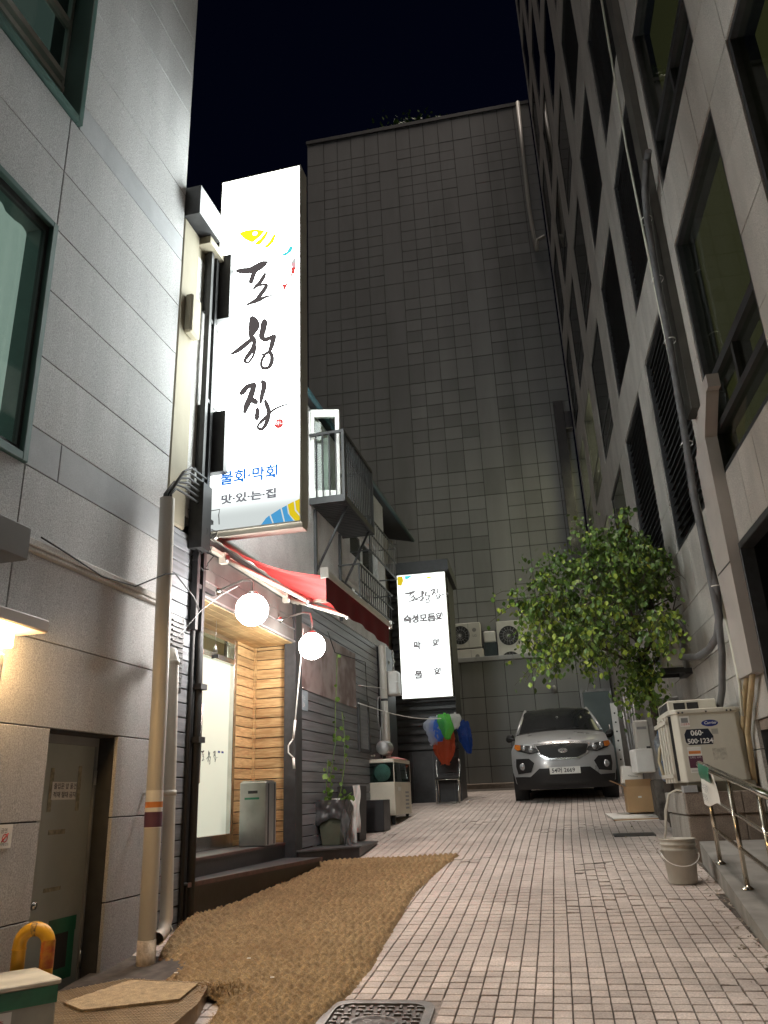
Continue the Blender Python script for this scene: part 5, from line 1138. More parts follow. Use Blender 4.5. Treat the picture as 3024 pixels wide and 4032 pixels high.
# ================================================================ tree and clutter below it
def tree():
    t = thing('small_tree', 'leafy small tree with light painted into its paler leaves against the stone facade', 'tree', (1.66, 11.55, gz(1.66,11.55)))
    rr = random.Random(21); tr = MB(); z0 = gz(1.66,11.55)
    tr.tube([(1.66,11.55,z0-.05),(1.63,11.52,1.8),(1.6,11.5,2.6),(1.57,11.5,3.2)], [.075,.06,.05,.042], 9)
    trunk = obj('trunk', tr, M['bark'], t)
    br = MB(); ends = []
    def grow(p, d, r, n, depth):
        pts = [p]; rs = [r]
        for i in range(n):
            d = (d+Vector((rr.gauss(0,.16), rr.gauss(0,.16), rr.gauss(0,.12)))).normalized(); p = p+d*rr.uniform(.16,.24); pts.append(p); rs.append(r*(1-.55*(i+1)/n))
            if depth >= 1 and i > 0: ends.append(p.copy())
        br.tube(pts, rs, 5)
        if depth < 2:
            for k in range(4 if depth == 0 else 3):
                i = rr.randrange(max(1,len(pts)//2), len(pts)); dd = (d+Vector((rr.gauss(0,.6), rr.gauss(0,.5), rr.gauss(.05,.45)))).normalized(); grow(pts[i], dd, rs[i]*.7, max(2,n-1), depth+1)
        else: ends.append(p)
    for d in ((-.6,-.1,.7),(-.2,.1,1),(.35,-.1,.9),(.15,.2,.9),(-.75,-.2,.35),(.4,.1,.4),(-.35,-.3,.9)): grow(Vector((1.57,11.5,rr.uniform(2.9,3.25))), Vector(d).normalized(), .03, 5, 0)
    limbs = obj('limbs', br, M['bark'], t)
    # crown envelope: drawn from lumps, leaves gather into hanging clusters
    lumps = [((1.1,11.5,4.6),(1.0,.6,.62),1.35),((.45,11.4,4.35),(.5,.5,.5),.9),((1.75,11.6,4.3),(.42,.5,.65),.7),((.85,11.4,3.75),(.6,.5,.42),.75),((.22,11.35,4.0),(.34,.4,.4),.45),((.33,11.35,3.5),(.26,.3,.26),.2),((1.7,11.45,3.5),(.3,.4,.4),.4),((1.5,11.35,2.8),(.45,.4,.48),1.5),((1.85,11.3,2.45),(.3,.3,.25),.3),((1.3,11.35,3.15),(.3,.3,.35),.6),((1.2,11.4,5.05),(.6,.4,.28),.5)]
    crown = MB(); bright = MB(); crn = thing_part('crown', t)
    lf = MB(); lf.add([(0,0,0),(.32,.22,.05),(.42,.55,.03),(0,1,-.06),(-.42,.55,.03),(-.32,.22,.05),(0,.5,-.02)], [(0,1,6),(1,2,6),(2,3,6),(3,4,6),(4,5,6),(5,0,6)])
    m1 = mesh_of(lf, 'leaf'); m1.materials.append(M['leaf']); m2 = mesh_of(lf, 'leaf'); m2.materials.append(M['leaf_lit'])
    sprays = [e for e in ends if e.x < 2.05 and e.z > 2.4]; tot = sum(l[2] for l in lumps); N = 9000; made = 0; twg = MB(); singles = 0
    while made < N:
        q = rr.random()*tot
        for c, s, w_ in lumps:
            q -= w_
            if q <= 0: break
        if sprays and rr.random() < .45:
            e0 = rr.choice(sprays); hang = Vector((rr.gauss(-.25,.5), rr.gauss(-.3,.5), rr.gauss(-.35,.4))); ln = rr.uniform(.15,.42); twg.tube([e0, e0+hang*ln*.5+Vector((0,0,-.03)), e0+hang*ln+Vector((0,0,-.12))], [.005,.004,.002], 4)
            for k in range(7):
                p = e0+hang*ln*(k/6)+Vector((rr.gauss(0,.04), rr.gauss(0,.04), -.12*(k/6)**2+rr.gauss(0,.03))); sz = rr.uniform(.04,.095)
                if p.x > 2.1: continue
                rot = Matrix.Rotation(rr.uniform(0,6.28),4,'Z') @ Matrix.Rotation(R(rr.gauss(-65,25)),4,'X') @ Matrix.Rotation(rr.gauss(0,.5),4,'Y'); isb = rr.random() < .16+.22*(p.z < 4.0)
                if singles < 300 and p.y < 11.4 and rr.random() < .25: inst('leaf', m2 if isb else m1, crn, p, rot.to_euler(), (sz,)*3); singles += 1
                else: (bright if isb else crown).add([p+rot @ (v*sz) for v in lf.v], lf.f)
                made += 1
            continue
        u = Vector((rr.gauss(0,1), rr.gauss(0,1), rr.gauss(0,1))).normalized()*(rr.random()**.45)
        cc = Vector((c[0]+u.x*s[0], c[1]+u.y*s[1], c[2]+u.z*s[2]))
        if noise.noise(cc*2.4) < .06: continue
        if cc.x > 2.12: continue
        for k in range(rr.randrange(3,7)):
            p = cc+Vector((rr.gauss(0,.07), rr.gauss(0,.07), rr.gauss(0,.08))); sz = rr.uniform(.045,.09)
            rot = Matrix.Rotation(rr.uniform(0,6.28),4,'Z') @ Matrix.Rotation(R(rr.gauss(-60,28)),4,'X') @ Matrix.Rotation(rr.gauss(0,.5),4,'Y')
            isb = rr.random() < .14+.2*(p.z < 4.1)  # lower leaves more often take the colour painted as sign-lit
            front = p.y < 11.25
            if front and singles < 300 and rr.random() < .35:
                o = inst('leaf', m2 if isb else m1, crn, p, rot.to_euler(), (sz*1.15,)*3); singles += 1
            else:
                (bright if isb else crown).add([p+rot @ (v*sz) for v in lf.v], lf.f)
            made += 1
    stuff(obj('twigs', twg, M['bark'], t)); stuff(obj('foliage', crown, M['leaf'], crn)); stuff(obj('lit_foliage', bright, M['leaf_lit'], crn))
def thing_part(name, parent):
    o = bpy.data.objects.new(name, None); COL.objects.link(o); o.parent = parent; return o
tree()
def clutter():
    y = 12.75; zg = gz(1.4,y)
    t = thing('open_carton', 'open brown cardboard carton with its flaps out beside the wall', 'box', (1.37,y+.2,zg))
    x0,x1,zb,zt = 1.2,1.57,zg+.06,zg+.42
    q = MB(); q.box((x0,x1), (y,y+.012), (zb,zt)); q.box((x0,x1), (y+.4,y+.412), (zb,zt)); q.box((x0,x0+.012), (y+.0125,y+.3995), (zb,zt)); q.box((x1-.012,x1), (y+.0125,y+.3995), (zb,zt)); q.box((x0+.0125,x1-.0125), (y+.0125,y+.3995), (zb,zb+.012)); obj('body', q, M['cardboard'], t)
    q = MB(); q.add([(x0,y,zt),(x0,y+.4,zt),(x0-.2,y+.42,zt+.1),(x0-.2,y+.02,zt+.1)],[(0,1,2,3)]); obj('flap', q, M['cardboard'], t); q = MB(); q.add([(x0,y-.001,zt),(x1,y-.001,zt),(x1,y-.05,zt+.1),(x0,y-.05,zt+.1)],[(0,1,2,3)]); obj('flap', q, M['cardboard'], t)
    hh = MB(); hh.box((1.36,1.41), (y-.003,y-.0005), (zb+.2,zb+.225)); obj('hand_hole', hh, M['paper'], t)
    t = thing('flattened_cardboard', 'flattened white cardboard lying under the open carton', 'cardboard', (1.3,12.7,zg)); 
    for k in range(3):
        q = MB(); z = gz(1.3,12.5)+.01+k*.016; q.obox((1.3-.03*k,12.65+.03*k,z), [Vector((1,.05*k,0)).normalized(),Vector((-.05*k,1,.086)).normalized(),(0,0,1)], (.34,.32,.007)); obj('sheet', q, M['paper' if k != 1 else 'cardboard'], t)
    zt2 = zg+.45
    t = thing('white_carton', 'tilted white carton with small print sitting on the open carton', 'box', (1.33,12.9,zt2)); ax = [Vector((.97,0,-.12)).normalized(),Vector((0,1,0)),Vector((.12,0,.97)).normalized()]
    q = MB(); q.obox((1.33,12.95,zt2+.13), ax, (.145,.16,.125)); obj('body', q, M['paper'], t, bevel=.004)
    fn = lambda u, v, w_: Vector((1.33,12.789,zt2+.13))+ax[0]*u+ax[2]*v-Vector((0,w_,0))
    text_obj('Viewwoor', M['ink_dark'], t, fn, -.07, -.02, .035, .001); 
    t = thing('foam_box', 'white styrofoam box stacked by the beige air conditioner', 'box', (1.5,12.5,1.6)); q = MB(); q.obox((1.47,12.55,1.86), [Vector((1,.1,0)).normalized(),Vector((-.1,1,0)).normalized(),(0,0,1)], (.13,.2,.16)); obj('body', q, M['foam'], t, bevel=.012); q = MB(); q.obox((1.47,12.55,2.02), [Vector((1,.1,0)).normalized(),Vector((-.1,1,0)).normalized(),(0,0,1)], (.125,.205,.012)); obj('lid', q, M['foam'], t, bevel=.006)
    t = thing('low_shelf', 'stack of grey boxes and junk under the styrofoam box', 'shelf', (1.6,12.5,1.1)); q = MB(); q.box((1.56,1.95), (12.3,13.0), (1.0,1.6)); obj('stack', q, mat('junk', (.11,.1,.09), .9, .5, 9), t, bevel=.02)
    # bag of empty bottles
    t = thing('bottle_bag', 'clear plastic bag stuffed with empty bottles hanging by the air conditioner', 'bag', (1.6,11.6,1.6)); 
    def bag(c, rx, ry, rz, mt_, nm, par, seed, amp=.18, n=18):
        q = MB(); q.grid(n*2, n, lambda i, j: (lambda a, b: Vector(c)+Vector((rx*math.sin(b)*math.cos(a), ry*math.sin(b)*math.sin(a), rz*math.cos(b)))*(1+amp*noise.noise(Vector((math.cos(a)*2.2+seed, math.sin(a)*2.2, b*1.8)))+.5*amp*noise.noise(Vector((math.cos(a)*6+seed, math.sin(a)*6, b*5)))))(i*2*math.pi, .02+j*(math.pi-.04))); return obj(nm, q, mt_, par)
    clr = plastic('clear_plastic', (.75,.78,.8), .45)
    bag((1.6,11.2,1.98), .1,.12,.2, clr, 'film', t, 3)
    for k in range(6):
        q = MB(); c = (1.58+.04*math.sin(k*2), 11.2+.05*math.cos(k*3), 1.82+k*.05); q.tube([c, (c[0]+.06*math.cos(k), c[1], c[2]+.12)], .025, 8); obj('bottle', q, plastic('pet%d' % k, [(.7,.75,.8),(.7,.3,.3),(.2,.35,.6)][k%3], .6), t)
    b2 = thing('water_bag', 'bulging clear bag with blue print below the bottle bag', 'bag', (1.63,11.5,1.65)); bag((1.58,11.1,1.68), .09,.1,.13, plastic('blue_plastic', (.5,.62,.8), .5), 'film', b2, 8)
    # small standing white unit and perforated upright
    t = thing('small_outdoor_unit', 'narrow cream outdoor unit standing behind the styrofoam box', 'air conditioner', (1.5,13.2,1.7)); q = MB(); q.box((1.5,1.72), (13.2,13.5), (1.78,2.5)); obj('cabinet', q, M['ac_white'], t, bevel=.02)
    q = MB(); q.box((1.535,1.68), (13.195,13.1995), (2.36,2.4)); obj('grille', q, M['galv'], t); q = MB(); q.box((1.64,1.7), (13.195,13.1995), (1.85,2.1)); obj('slot', q, M['black_paint'], t)
    t = thing('perforated_upright', 'white perforated metal upright leaning by the back door', 'post', (1.55,15.9,1.4)); q = MB(); q.box((1.42,1.54), (15.9,15.93), (1.38,3.05)); po = obj('strip', q, M['white_paint'], t)
    for k in range(9): q = MB(); q.lathe([(.018,0),(0,.0005)], (1.48,15.8985,1.5+k*.17), 8, (0,-1,0)); obj('hole', q, M['black_paint'], po)
    t = thing('leaning_poles', 'grey poles and planks leaning in the corner behind the tree', 'poles', (1.8,15,1.4))
    for k in range(5): q = MB(); q.tube([(1.66+k*.07,15.6+.3*k,1.35),(1.62+k*.09,15.8+.3*k,3.0+.2*(k%3))], .022, 6); obj('pole', q, M['galv'], t)
    t = thing('wall_outdoor_unit', 'cream outdoor unit on a wall bracket behind the tree leaves', 'air conditioner', Rw(.3,.85,2.85)); q = MB(); q.boxR((.12,.4), (1.9,2.5), (3.05,3.6)); obj('cabinet', q, M['ac_white'], t, bevel=.015)
    q = MB(); q.boxR((.1,.42), (1.95,2.0), (2.97,3.045)); q.boxR((.1,.42), (2.4,2.45), (2.97,3.045)); q.boxR((.0,.1), (1.95,2.45), (2.95,3.03)); obj('bracket', q, M['dark_metal'], t)
    q = MB(); q.boxR((.4005,.403), (2.0,2.35), (3.12,3.52)); obj('panel', q, M['galv'], t)
    t = thing('louvred_cabinet', 'tall grey cabinet of pipes standing between the tree and the facade', 'cabinet', (1.9,12.6,1.1)); q = MB(); q.box((1.78,2.1), (12.4,13.2), (1.05,2.75)); obj('body', q, M['galv'], t, bevel=.01)
    # floor plate, hose
    zz = gz(1.05,10.9); t = MB(); t.obox((1.05,10.9,zz+.012), [Vector((1,0,0)),Vector((0,1,.086)).normalized(),(0,0,1)], (.25,.12,.006)); tag(obj('floor_plate', t, M['dark_metal'], loc=(1.05,10.9,zz)), 'dark metal plate lying on the paving by the plinth hose', 'plate')
    t = thing('drain_hose', 'pair of pale hoses curving off the plinth to the paving', 'hose', (1.33,9.7,.85))
    for k in range(2):
        q = MB(); o = k*.035; q.tube([(1.46,9.25+o,1.445),(1.4,9.3+o,1.46),(1.33,9.4+o,1.42),(1.29-.01*k,9.5+o,1.25),(1.27,9.62+o,1.05),(1.25,9.75+o,.9),(1.22,9.8+o,gz(1.2,9.8)+.02)], .010, 8); obj('hose', q, mat('hose%d' % k, (.55,.52,.45), .6), t)
    t = thing('hose_loop', 'beige hose looped over the bags', 'hose', (1.55,10.9,1.6)); q = MB(); q.tube([(1.62,10.8,2.0),(1.55,10.8,2.02),(1.5,10.8,1.95),(1.47,10.8,1.8),(1.5,10.8,1.62),(1.55,10.8,1.55)], .02, 8); obj('hose', q, mat('hose_beige', (.5,.42,.28), .6), t)
def plastic(name, col, a):
    mt = bpy.data.materials.new(name); mt.use_nodes = True; nt = mt.node_tree; nt.nodes.clear(); L = nt.links.new
    o = nd(nt, 'ShaderNodeOutputMaterial'); p = nd(nt, 'ShaderNodeBsdfPrincipled'); p.inputs['Base Color'].default_value = (*col,1); p.inputs['Roughness'].default_value = .28
    tl = nd(nt, 'ShaderNodeBsdfTranslucent'); tl.inputs[0].default_value = (*col,1); tr = nd(nt, 'ShaderNodeBsdfTransparent'); tr.inputs[0].default_value = (*[min(1,c*.5+.5) for c in col],1)
    geo = nd(nt, 'ShaderNodeNewGeometry'); n = nd(nt, 'ShaderNodeTexNoise', Scale=16, Detail=6); L(geo.outputs['Position'], n.inputs['Vector']); bp = nd(nt, 'ShaderNodeBump', Strength=1, Distance=.08); L(n.outputs[0], bp.inputs['Height']); L(bp.outputs[0], p.inputs['Normal'])
    m1 = nd(nt, 'ShaderNodeMixShader'); m1.inputs[0].default_value = .6; L(p.outputs[0], m1.inputs[1]); L(tl.outputs[0], m1.inputs[2])
    m2 = nd(nt, 'ShaderNodeMixShader'); m2.inputs[0].default_value = a; L(tr.outputs[0], m2.inputs[1]); L(m1.outputs[0], m2.inputs[2]); L(m2.outputs[0], o.inputs[0]); return mt
clutter()
# ================================================================ things along the left side
def pipes_left():
    g = lambda a, b: gz(*Lw(a,b,0).xy)
    t = thing('cable_conduit', 'thick pale conduit with black cables bursting from its open top', 'conduit', Lw(.21,-.27,g(.21,-.27)))
    q = MB(); q.tube([Lw(.215,-.27,.62), Lw(.2,-.27,2.3), Lw(.16,-.27,3.97)], .062, 16, caps=False); obj('pipe', q, M['pipe_white'], t)
    q = MB(); q.tube([Lw(.217,-.27,g(.21,-.27)-.05), Lw(.215,-.27,.63)], .066, 14); obj('footing', q, mat('mortar', (.5,.42,.33), .9, .25, 20, .6, 60), t)
    q = MB(); q.tube([Lw(.16,-.27,3.95), Lw(.16,-.27,3.955)], .06, 12); obj('bore', q, M['black_rubber'], t)
    rr = random.Random(6)
    for k in range(6):
        a = .16+rr.uniform(-.035,.035); b = -.27+rr.uniform(-.035,.035); q = MB(); q.tube([Lw(a,b,3.9), Lw(a,b,4.02), Lw(a-.0+.02*k,b+.08,4.1+.03*k), Lw(.12+.01*k,b+.35,4.16+.05*k), Lw(.06,.62,4.22+.06*k)], .011, 6); obj('cable', q, M['black_rubber'], t)
    q = MB(); q.lathe([(.0635,1.36),(.0635,1.62)], Lw(.207,-.27,0), 16); 
    q2 = MB(); q2.lathe([(.0637,1.5),(.0637,1.54)], Lw(.207,-.27,0), 16); q3 = MB(); q3.lathe([(.0637,1.365),(.0637,1.47)], Lw(.207,-.27,0), 16)
    s = obj('sticker', q, M['paper'], t); obj('print', q2, M['ink_orange'], s); obj('print', q3, M['ink_purple'], s)
    t = thing('rain_downpipe', 'slimmer pale downpipe with an open elbow at its foot', 'pipe', Lw(.27,-.08,.5))
    q = MB(); q.tube([Lw(.1,-.02,2.62), Lw(.14,-.05,2.68), Lw(.19,-.1,2.68), Lw(.205,-.1,2.62), Lw(.255,-.1,1.0), Lw(.265,-.1,.74), Lw(.27,-.14,.66), Lw(.28,-.24,.63)], .046, 14, caps=False); obj('pipe', q, M['pipe_white'], t)
    for z in (1.6,2.6): 
        q = MB(); q.lathe([(.048,-.02),(.053,-.02),(.053,.02),(.048,.02)], Lw(.235 if z < 2 else .205,-.1,z), 14); obj('collar', q, M['pipe_white'], t)
    q = MB(); q.boxL((0,.25), (-.085,-.07), (1.59,1.61)); obj('clip', q, M['steel'], t)
    t = thing('black_conduits', 'black conduit bundle with clamps and tangled cables left of the glazed door', 'conduit', Lw(.08,.66,.55))
    q = MB(); q.tube([Lw(.05,.68,.5), Lw(.045,.68,2.4), Lw(.03,.66,3.4), Lw(.0,.62,4.35), Lw(-.02,.6,4.6)], .036, 12); obj('pipe', q, M['black_rubber'], t)
    q = MB(); q.tube([Lw(.02,.58,.5), Lw(.02,.57,4.3)], .02, 8); obj('pipe', q, M['black_rubber'], t)
    for z in (2.02,2.48): 
        q = MB(); q.boxL((-.02,.1), (.62,.74), (z,z+.05)); obj('clamp', q, M['black_paint'], t)
    q = MB(); q.boxL((.0,.14), (.42,.6), (3.75,4.4)); obj('junction_box', q, M['black_paint'], t)
    ca = MB()
    for k in range(22):
        p = Lw(.03+rr.uniform(-.05,.04), .6+rr.uniform(-.1,.08), rr.uniform(3.7,4.3)); pts = [p]
        for i in range(6): p = p+Vector((rr.gauss(0,.035), rr.gauss(0,.035), rr.gauss(-.04,.05))); pts.append(p)
        ca.tube(pts, .0045, 5)
    stuff(obj('cable_tangle', ca, M['black_rubber'], t))
    t = MB(); t.tube([Lw(.072,-1.68,3.19), Lw(.075,-1.4,3.16), Lw(.09,-1.0,3.1), Lw(.12,-.6,3.12), Lw(.22,-.33,3.28), Lw(.26,-.24,3.3), Lw(.2,.2,3.22), Lw(.06,.6,3.2)], .006, 6); tag(obj('slack_wire', t, M['black_rubber'], loc=Lw(.1,-1,3.1)), 'thin wire sagging along the granite wall to the conduit', 'wire')
    t = MB(); t.tube([Lw(.34,.86,3.47), Lw(.2,.75,3.36), Lw(.07,.62,3.2), Lw(.1,.2,2.9), Lw(.15,-.1,2.72)], .003, 6); tag(obj('lamp_wire', t, M['ink_grey'], loc=Lw(.1,.6,3.2)), 'pale wire running from the globe lamp arm to the conduit', 'wire')
pipes_left()
def wall_lamp():
    t = thing('wall_light', 'slab topped wall light glowing warm on the granite wall', 'lamp', Lw(.0,-2.2,2.45))
    q = MB(); q.boxL((.005,.28), (-2.5,-1.77), (2.52,2.6)); obj('hood', q, mat('hood', (.5,.45,.42), .6, .05, 4), t, bevel=.01)
    q = MB(); q.boxL((.01,.2), (-2.44,-2.03), (1.1,2.36)); obj('body', q, mat('lamp_body', (.62,.6,.55), .5), t, bevel=.005)
    q = MB(); q.boxL((.03,.22), (-2.42,-2.0), (2.4,2.515)); obj('lens', q, emit('warm_lens', (1,.62,.26), 52), t)
    t = thing('awning_box', 'plain grey steel box projecting from the granite wall above the light', 'box', Lw(.1,-2.2,3)); q = MB(); q.boxL((.004,.3), (-2.9,-2.06), (2.9,3.1)); obj('casing', q, mat('box_grey', (.16,.155,.15), .6, .08, 3), t, bevel=.006)
wall_lamp()
def bollard():
    c = Lw(.24,-1.55,0); zg = gz(c.x,c.y)-.02; t = thing('u_bollard', 'yellow steel hoop bollard with chipped paint and a red smear', 'bollard', (c.x,c.y,zg))
    ax = (LA*.95+LB*.3).normalized().to_3d(); r = .037; w_ = .078; top = .885
    pts = [c+ax*-w_+Vector((0,0,zg-.02)), c+ax*-w_+Vector((0,0,top-w_))]+arc(c+Vector((0,0,top-w_)), w_, math.pi, 0, 12, ax, (0,0,1))[1:]+[c+ax*w_+Vector((0,0,zg-.02))]
    q = MB(); q.tube(pts, r, 18); h = obj('hoop', q, M['yellow'], t)
    q = MB(); q.lathe([(r+.001,-.004),(r+.004,0),(r+.001,.004)], c+ax*-w_+Vector((0,0,top-w_-.02)), 18); obj('weld_ring', q, M['yellow'], h)
    q = MB(); q.tube([c+ax*w_+Vector((0,0,top-w_+.02)), c+ax*w_+Vector((0,0,top-w_-.12))], r+.0012, 18, caps=False); obj('red_smear', q, mat('red_smear', (.4,.05,.02), .4, .3, 20, col2=(.55,.25,.02)), h)
    q = MB(); q.tube(arc(c+Vector((0,0,top-w_)), w_, 1.75, 1.4, 4, ax, (0,0,1)), r+.001, 18, caps=False); obj('chipped_paint', q, mat('chips', (.12,.07,.03), .6, .4, 60, col2=(.6,.33,.05)), h)
bollard()
def taped_box():
    c = Lw(.36,-1.85,0); zg = gz(c.x,c.y); t = thing('taped_box', 'translucent plastic box bound with green tape in front of the bollard', 'box', (c.x,c.y,zg))
    x = (LA*.6+LB*.8).normalized().to_3d(); y = Vector((-x.y,x.x,0)); z = Vector((0,0,1)); C = Vector((c.x,c.y,.5))
    C = C - x*.1
    bx = mat('storage', (.30,.31,.27), .4, .15, 6, col2=(.42,.43,.36))
    q = MB(); q.obox(C+Vector((0,0,-.02)), [x,y,z], (.26,.2,.2)); obj('bin', q, bx, t, bevel=.008)
    q = MB(); q.obox(C+Vector((0,0,.19)), [x,y,z], (.275,.215,.012)); obj('lid', q, mat('lid', (.55,.52,.42), .5), t, bevel=.006)
    for zz, h in ((.135,.038),(-.13,.05)):
        q = MB(); q.obox(C+Vector((0,0,zz)), [x,y,z], (.2625,.2025,h)); obj('green_tape', q, M['green_tape'], t)
    for sgn in (1,):
        q = MB(); q.obox(C-y*.2035+x*.0, [x,y,z], (.05,.0006,.09)); st = obj('sticker', q, M['paper'], t)
    text_obj('멈춤', M['ink_red'], t, lambda u, v, w_: C-y*.205+x*u+z*v, -.045, .03, .035); text_obj('204', M['ink_red'], t, lambda u, v, w_: C-y*.205+x*u+z*v, -.045, -.05, .03)
    q = MB(); q.obox(C+x*.2615, [x,y,z], (.0006,.14,.07)); obj('label', q, M['ink_grey'], t)
taped_box()
def tread_ramp():
    t = thing('tread_plate_ramp', 'low steel tread plate ramp with a doormat lying on it', 'ramp', Lw(.6,-1.3,.42))
    P = [(.42,-.86),(.62,-.88),(1.02,-.92),(1.14,-1.32),(1.2,-1.9),(.2,-1.9),(.1,-1.2)]
    zt = lambda p: .485+(p[1]+1.3)*.05
    q = MB(); n = len(P); q.add([Lw(p[0],p[1],zt(p)) for p in P]+[Lw(p[0],p[1],.2) for p in P], [list(range(n))]+[(i,(i+1)%n,n+(i+1)%n,n+i) for i in range(n)]); pl = obj('plate', q, mat('tread', (.28,.2,.12), .5, .25, 12, .2, 40, metal=.5), t)
    b = MB()
    for i in range(46):
        for j in range(42):
            a = .1+i*.025; bb = -1.9+j*.025
            if inpoly(a,bb,P): 
                s = 1 if (i+j)%2 else -1; c = Lw(a,bb,zt((a,bb))+.0015); b.obox(c, [Vector((s*.7,.7,0)),Vector((-.7,s*.7,0)),(0,0,1)], (.009,.0035,.0015))
    stuff(obj('tread_pattern', b, mat('tread_hi', (.42,.32,.2), .4, .2, 10, metal=.6), pl))
    m_ = thing('doormat', 'flat tan doormat on the tread plate ramp', 'doormat', Lw(.6,-1.25,.5)); q = MB(); q.prism([(.5,-.95),(.98,-1.0),(1.02,-1.3),(.56,-1.52),(.36,-1.4)], lambda p, w_: Lw(p[0],p[1],zt(p)+.004+w_), 0, .012); obj('pile', q, mat('pile', (.36,.27,.16), .95, .2, 20, .6, 160, speck=.3), m_)
tread_ramp()
# ---------------------------------------------------------------- siding wall fittings
def banner():
    t = thing('wall_banner', 'faded brown banner with ghosted swirls on the black siding', 'banner', Lw(.01,4.7,2.83))
    q = MB(); q.grid(30, 10, lambda i, j: Lw(.014+.006*math.sin(i*26)*(j), 3.51+2.5*i, 2.83+.83*j-.02*i*(1-j))); ba = bpy.data.materials.new('banner_print'); ba.use_nodes = True; nt = ba.node_tree; L = nt.links.new; p = nt.nodes['Principled BSDF']; p.inputs['Roughness'].default_value = .7
    geo = nd(nt,'ShaderNodeNewGeometry'); mp = nd(nt,'ShaderNodeMapping'); L(geo.outputs['Position'], mp.inputs[0]); wv = nd(nt,'ShaderNodeTexWave', Scale=1.5, Distortion=9, Detail=3); wv.inputs['Detail Scale'].default_value = 1.2; L(mp.outputs[0], wv.inputs['Vector']); rp = nd(nt,'ShaderNodeValToRGB'); rp.color_ramp.elements[0].color = (.2,.14,.13,1); rp.color_ramp.elements[1].color = (.40,.34,.33,1); L(wv.outputs[0], rp.inputs[0]); L(rp.outputs[0], p.inputs['Base Color'])
    obj('sheet', q, ba, t)
    for b in (3.55,5.97): q = MB(); q.tube([Lw(-.0,b,2.84), Lw(.03,b,2.84)], .01, 6); obj('eyelet', q, M['steel'], t)
    t = thing('blue_plate', 'pale blue number plate on the siding under the banner', 'plate', Lw(.01,3.62,2.57)); q = MB(); q.boxL((.003,.008), (3.5,3.77), (2.57,2.82)); obj('plate', q, mat('pale_blue', (.36,.46,.52), .4), t, bevel=.003); text_obj('주소', M['ink_white'], t, lambda u,v,w_: Lw(.0095,u,v), 3.54, 2.7, .07); text_obj('24', M['ink_white'], t, lambda u,v,w_: Lw(.0095,u,v), 3.57, 2.61, .08)
    t = thing('chalk_board', 'dark framed panel hung on the siding near the downpipe', 'board', Lw(.02,6.4,2.2)); q = MB(); q.holed(Lw, 6.1, 6.72, 2.18, 2.98, [(6.15,6.67,2.23,2.93)], .003, .035); obj('frame', q, M['black_paint'], t); q = MB(); q.boxL((.003,.02), (6.14,6.68), (2.22,2.94)); obj('panel', q, M['siding'], t)
    t = thing('gas_meter', 'white gas meter with pipes on the corner of the siding', 'meter', Lw(.1,8.0,3.2)); q = MB(); q.boxL((.05,.3), (7.72,8.02), (3.2,3.62)); obj('body', q, M['white_plastic'], t, bevel=.04, seg=3); q = MB(); q.boxL((.045,.305), (7.715,8.025), (3.41,3.43)); obj('flange', q, M['white_plastic'], t)
    for k in range(2): q = MB(); q.tube([Lw(.1+.1*k,7.86,3.62), Lw(.1+.1*k,7.86,3.74), Lw(.12+.1*k,7.88,3.8), Lw(.08+.1*k,7.86,3.9), Lw(.1+.1*k,7.86,4.0)], .018, 8); obj('pipe', q, M['steel_dull'], t)
    q = MB(); q.boxL((-.3,.12), (7.62,8.3), (1.3,4.05)); tag(obj('dark_end_wall', q, M['black_paint'], loc=Lw(0,7.9,1.3)), 'dark end wall between the siding and the ribbed tower', 'wall')
    t = thing('siding_downpipe', 'stained cream downpipe at the end of the black siding', 'pipe', Lw(.08,7.55,1.2)); q = MB(); q.tube([Lw(.08,7.56,4.05), Lw(.08,7.56,1.25)], .065, 12); obj('pipe', q, M['pipe_white'], t)
    q = MB(); q.tube([Lw(.1,7.7,2.9), Lw(.1,7.7,1.3)], .03, 8); obj('side_pipe', q, M['pipe_white'], t)
    for z in (2.0,3.1): q = MB(); q.lathe([(.067,-.02),(.072,-.02),(.072,.02),(.067,.02)], Lw(.08,7.56,z), 14); obj('collar', q, M['dark_metal'], t)
    t = thing('skimmer_net', 'wire fish skimmer hanging on the siding by the downpipe', 'net', Lw(.06,7.1,2.2)); q = MB(); c = Lw(.1,7.15,2.85); q.tube([c+LB.to_3d()*.14*math.cos(2*math.pi*i/24)+Vector((0,0,.26*math.sin(2*math.pi*i/24))) for i in range(25)], .01, 6); q.tube([c-Vector((0,0,.26)), c-Vector((0,0,.6))+LB.to_3d()*-.05], .012, 6); obj('hoop', q, M['galv'], t)
    t = thing('water_heater', 'grey cylindrical tank fixed low at the end of the siding', 'tank', Lw(.15,7.1,2.2)); q = MB(); q.lathe([(0,-.2),(.09,-.2),(.11,-.17),(.11,.15),(.08,.2),(0,.2)], Lw(.18,7.1,2.27), 18, LB.to_3d()); obj('tank', q, M['galv'], t); 
    for o in (-.05,.06): q = MB(); q.lathe([(.112,o-.01),(.117,o),(.112,o+.01)], Lw(.18,7.1,2.27), 18, LB.to_3d()); obj('band', q, M['steel_dull'], t)
    q = MB(); q.tube([Lw(.15,7.15,2.15), Lw(.12,7.2,1.3)], .03, 8); obj('stand', q, M['black_paint'], t)
    t = MB(); t.tube([Lw(.02,4.6,3.75), Lw(.03,4.9,3.5), Lw(.02,6.6,3.62), Lw(.03,6.62,3.0), Lw(.02,6.8,2.2)], .006, 5); tag(obj('siding_cable', t, M['black_rubber'], loc=Lw(0,5.5,3.6)), 'thin black cable stapled across the siding above the board', 'cable')
banner()
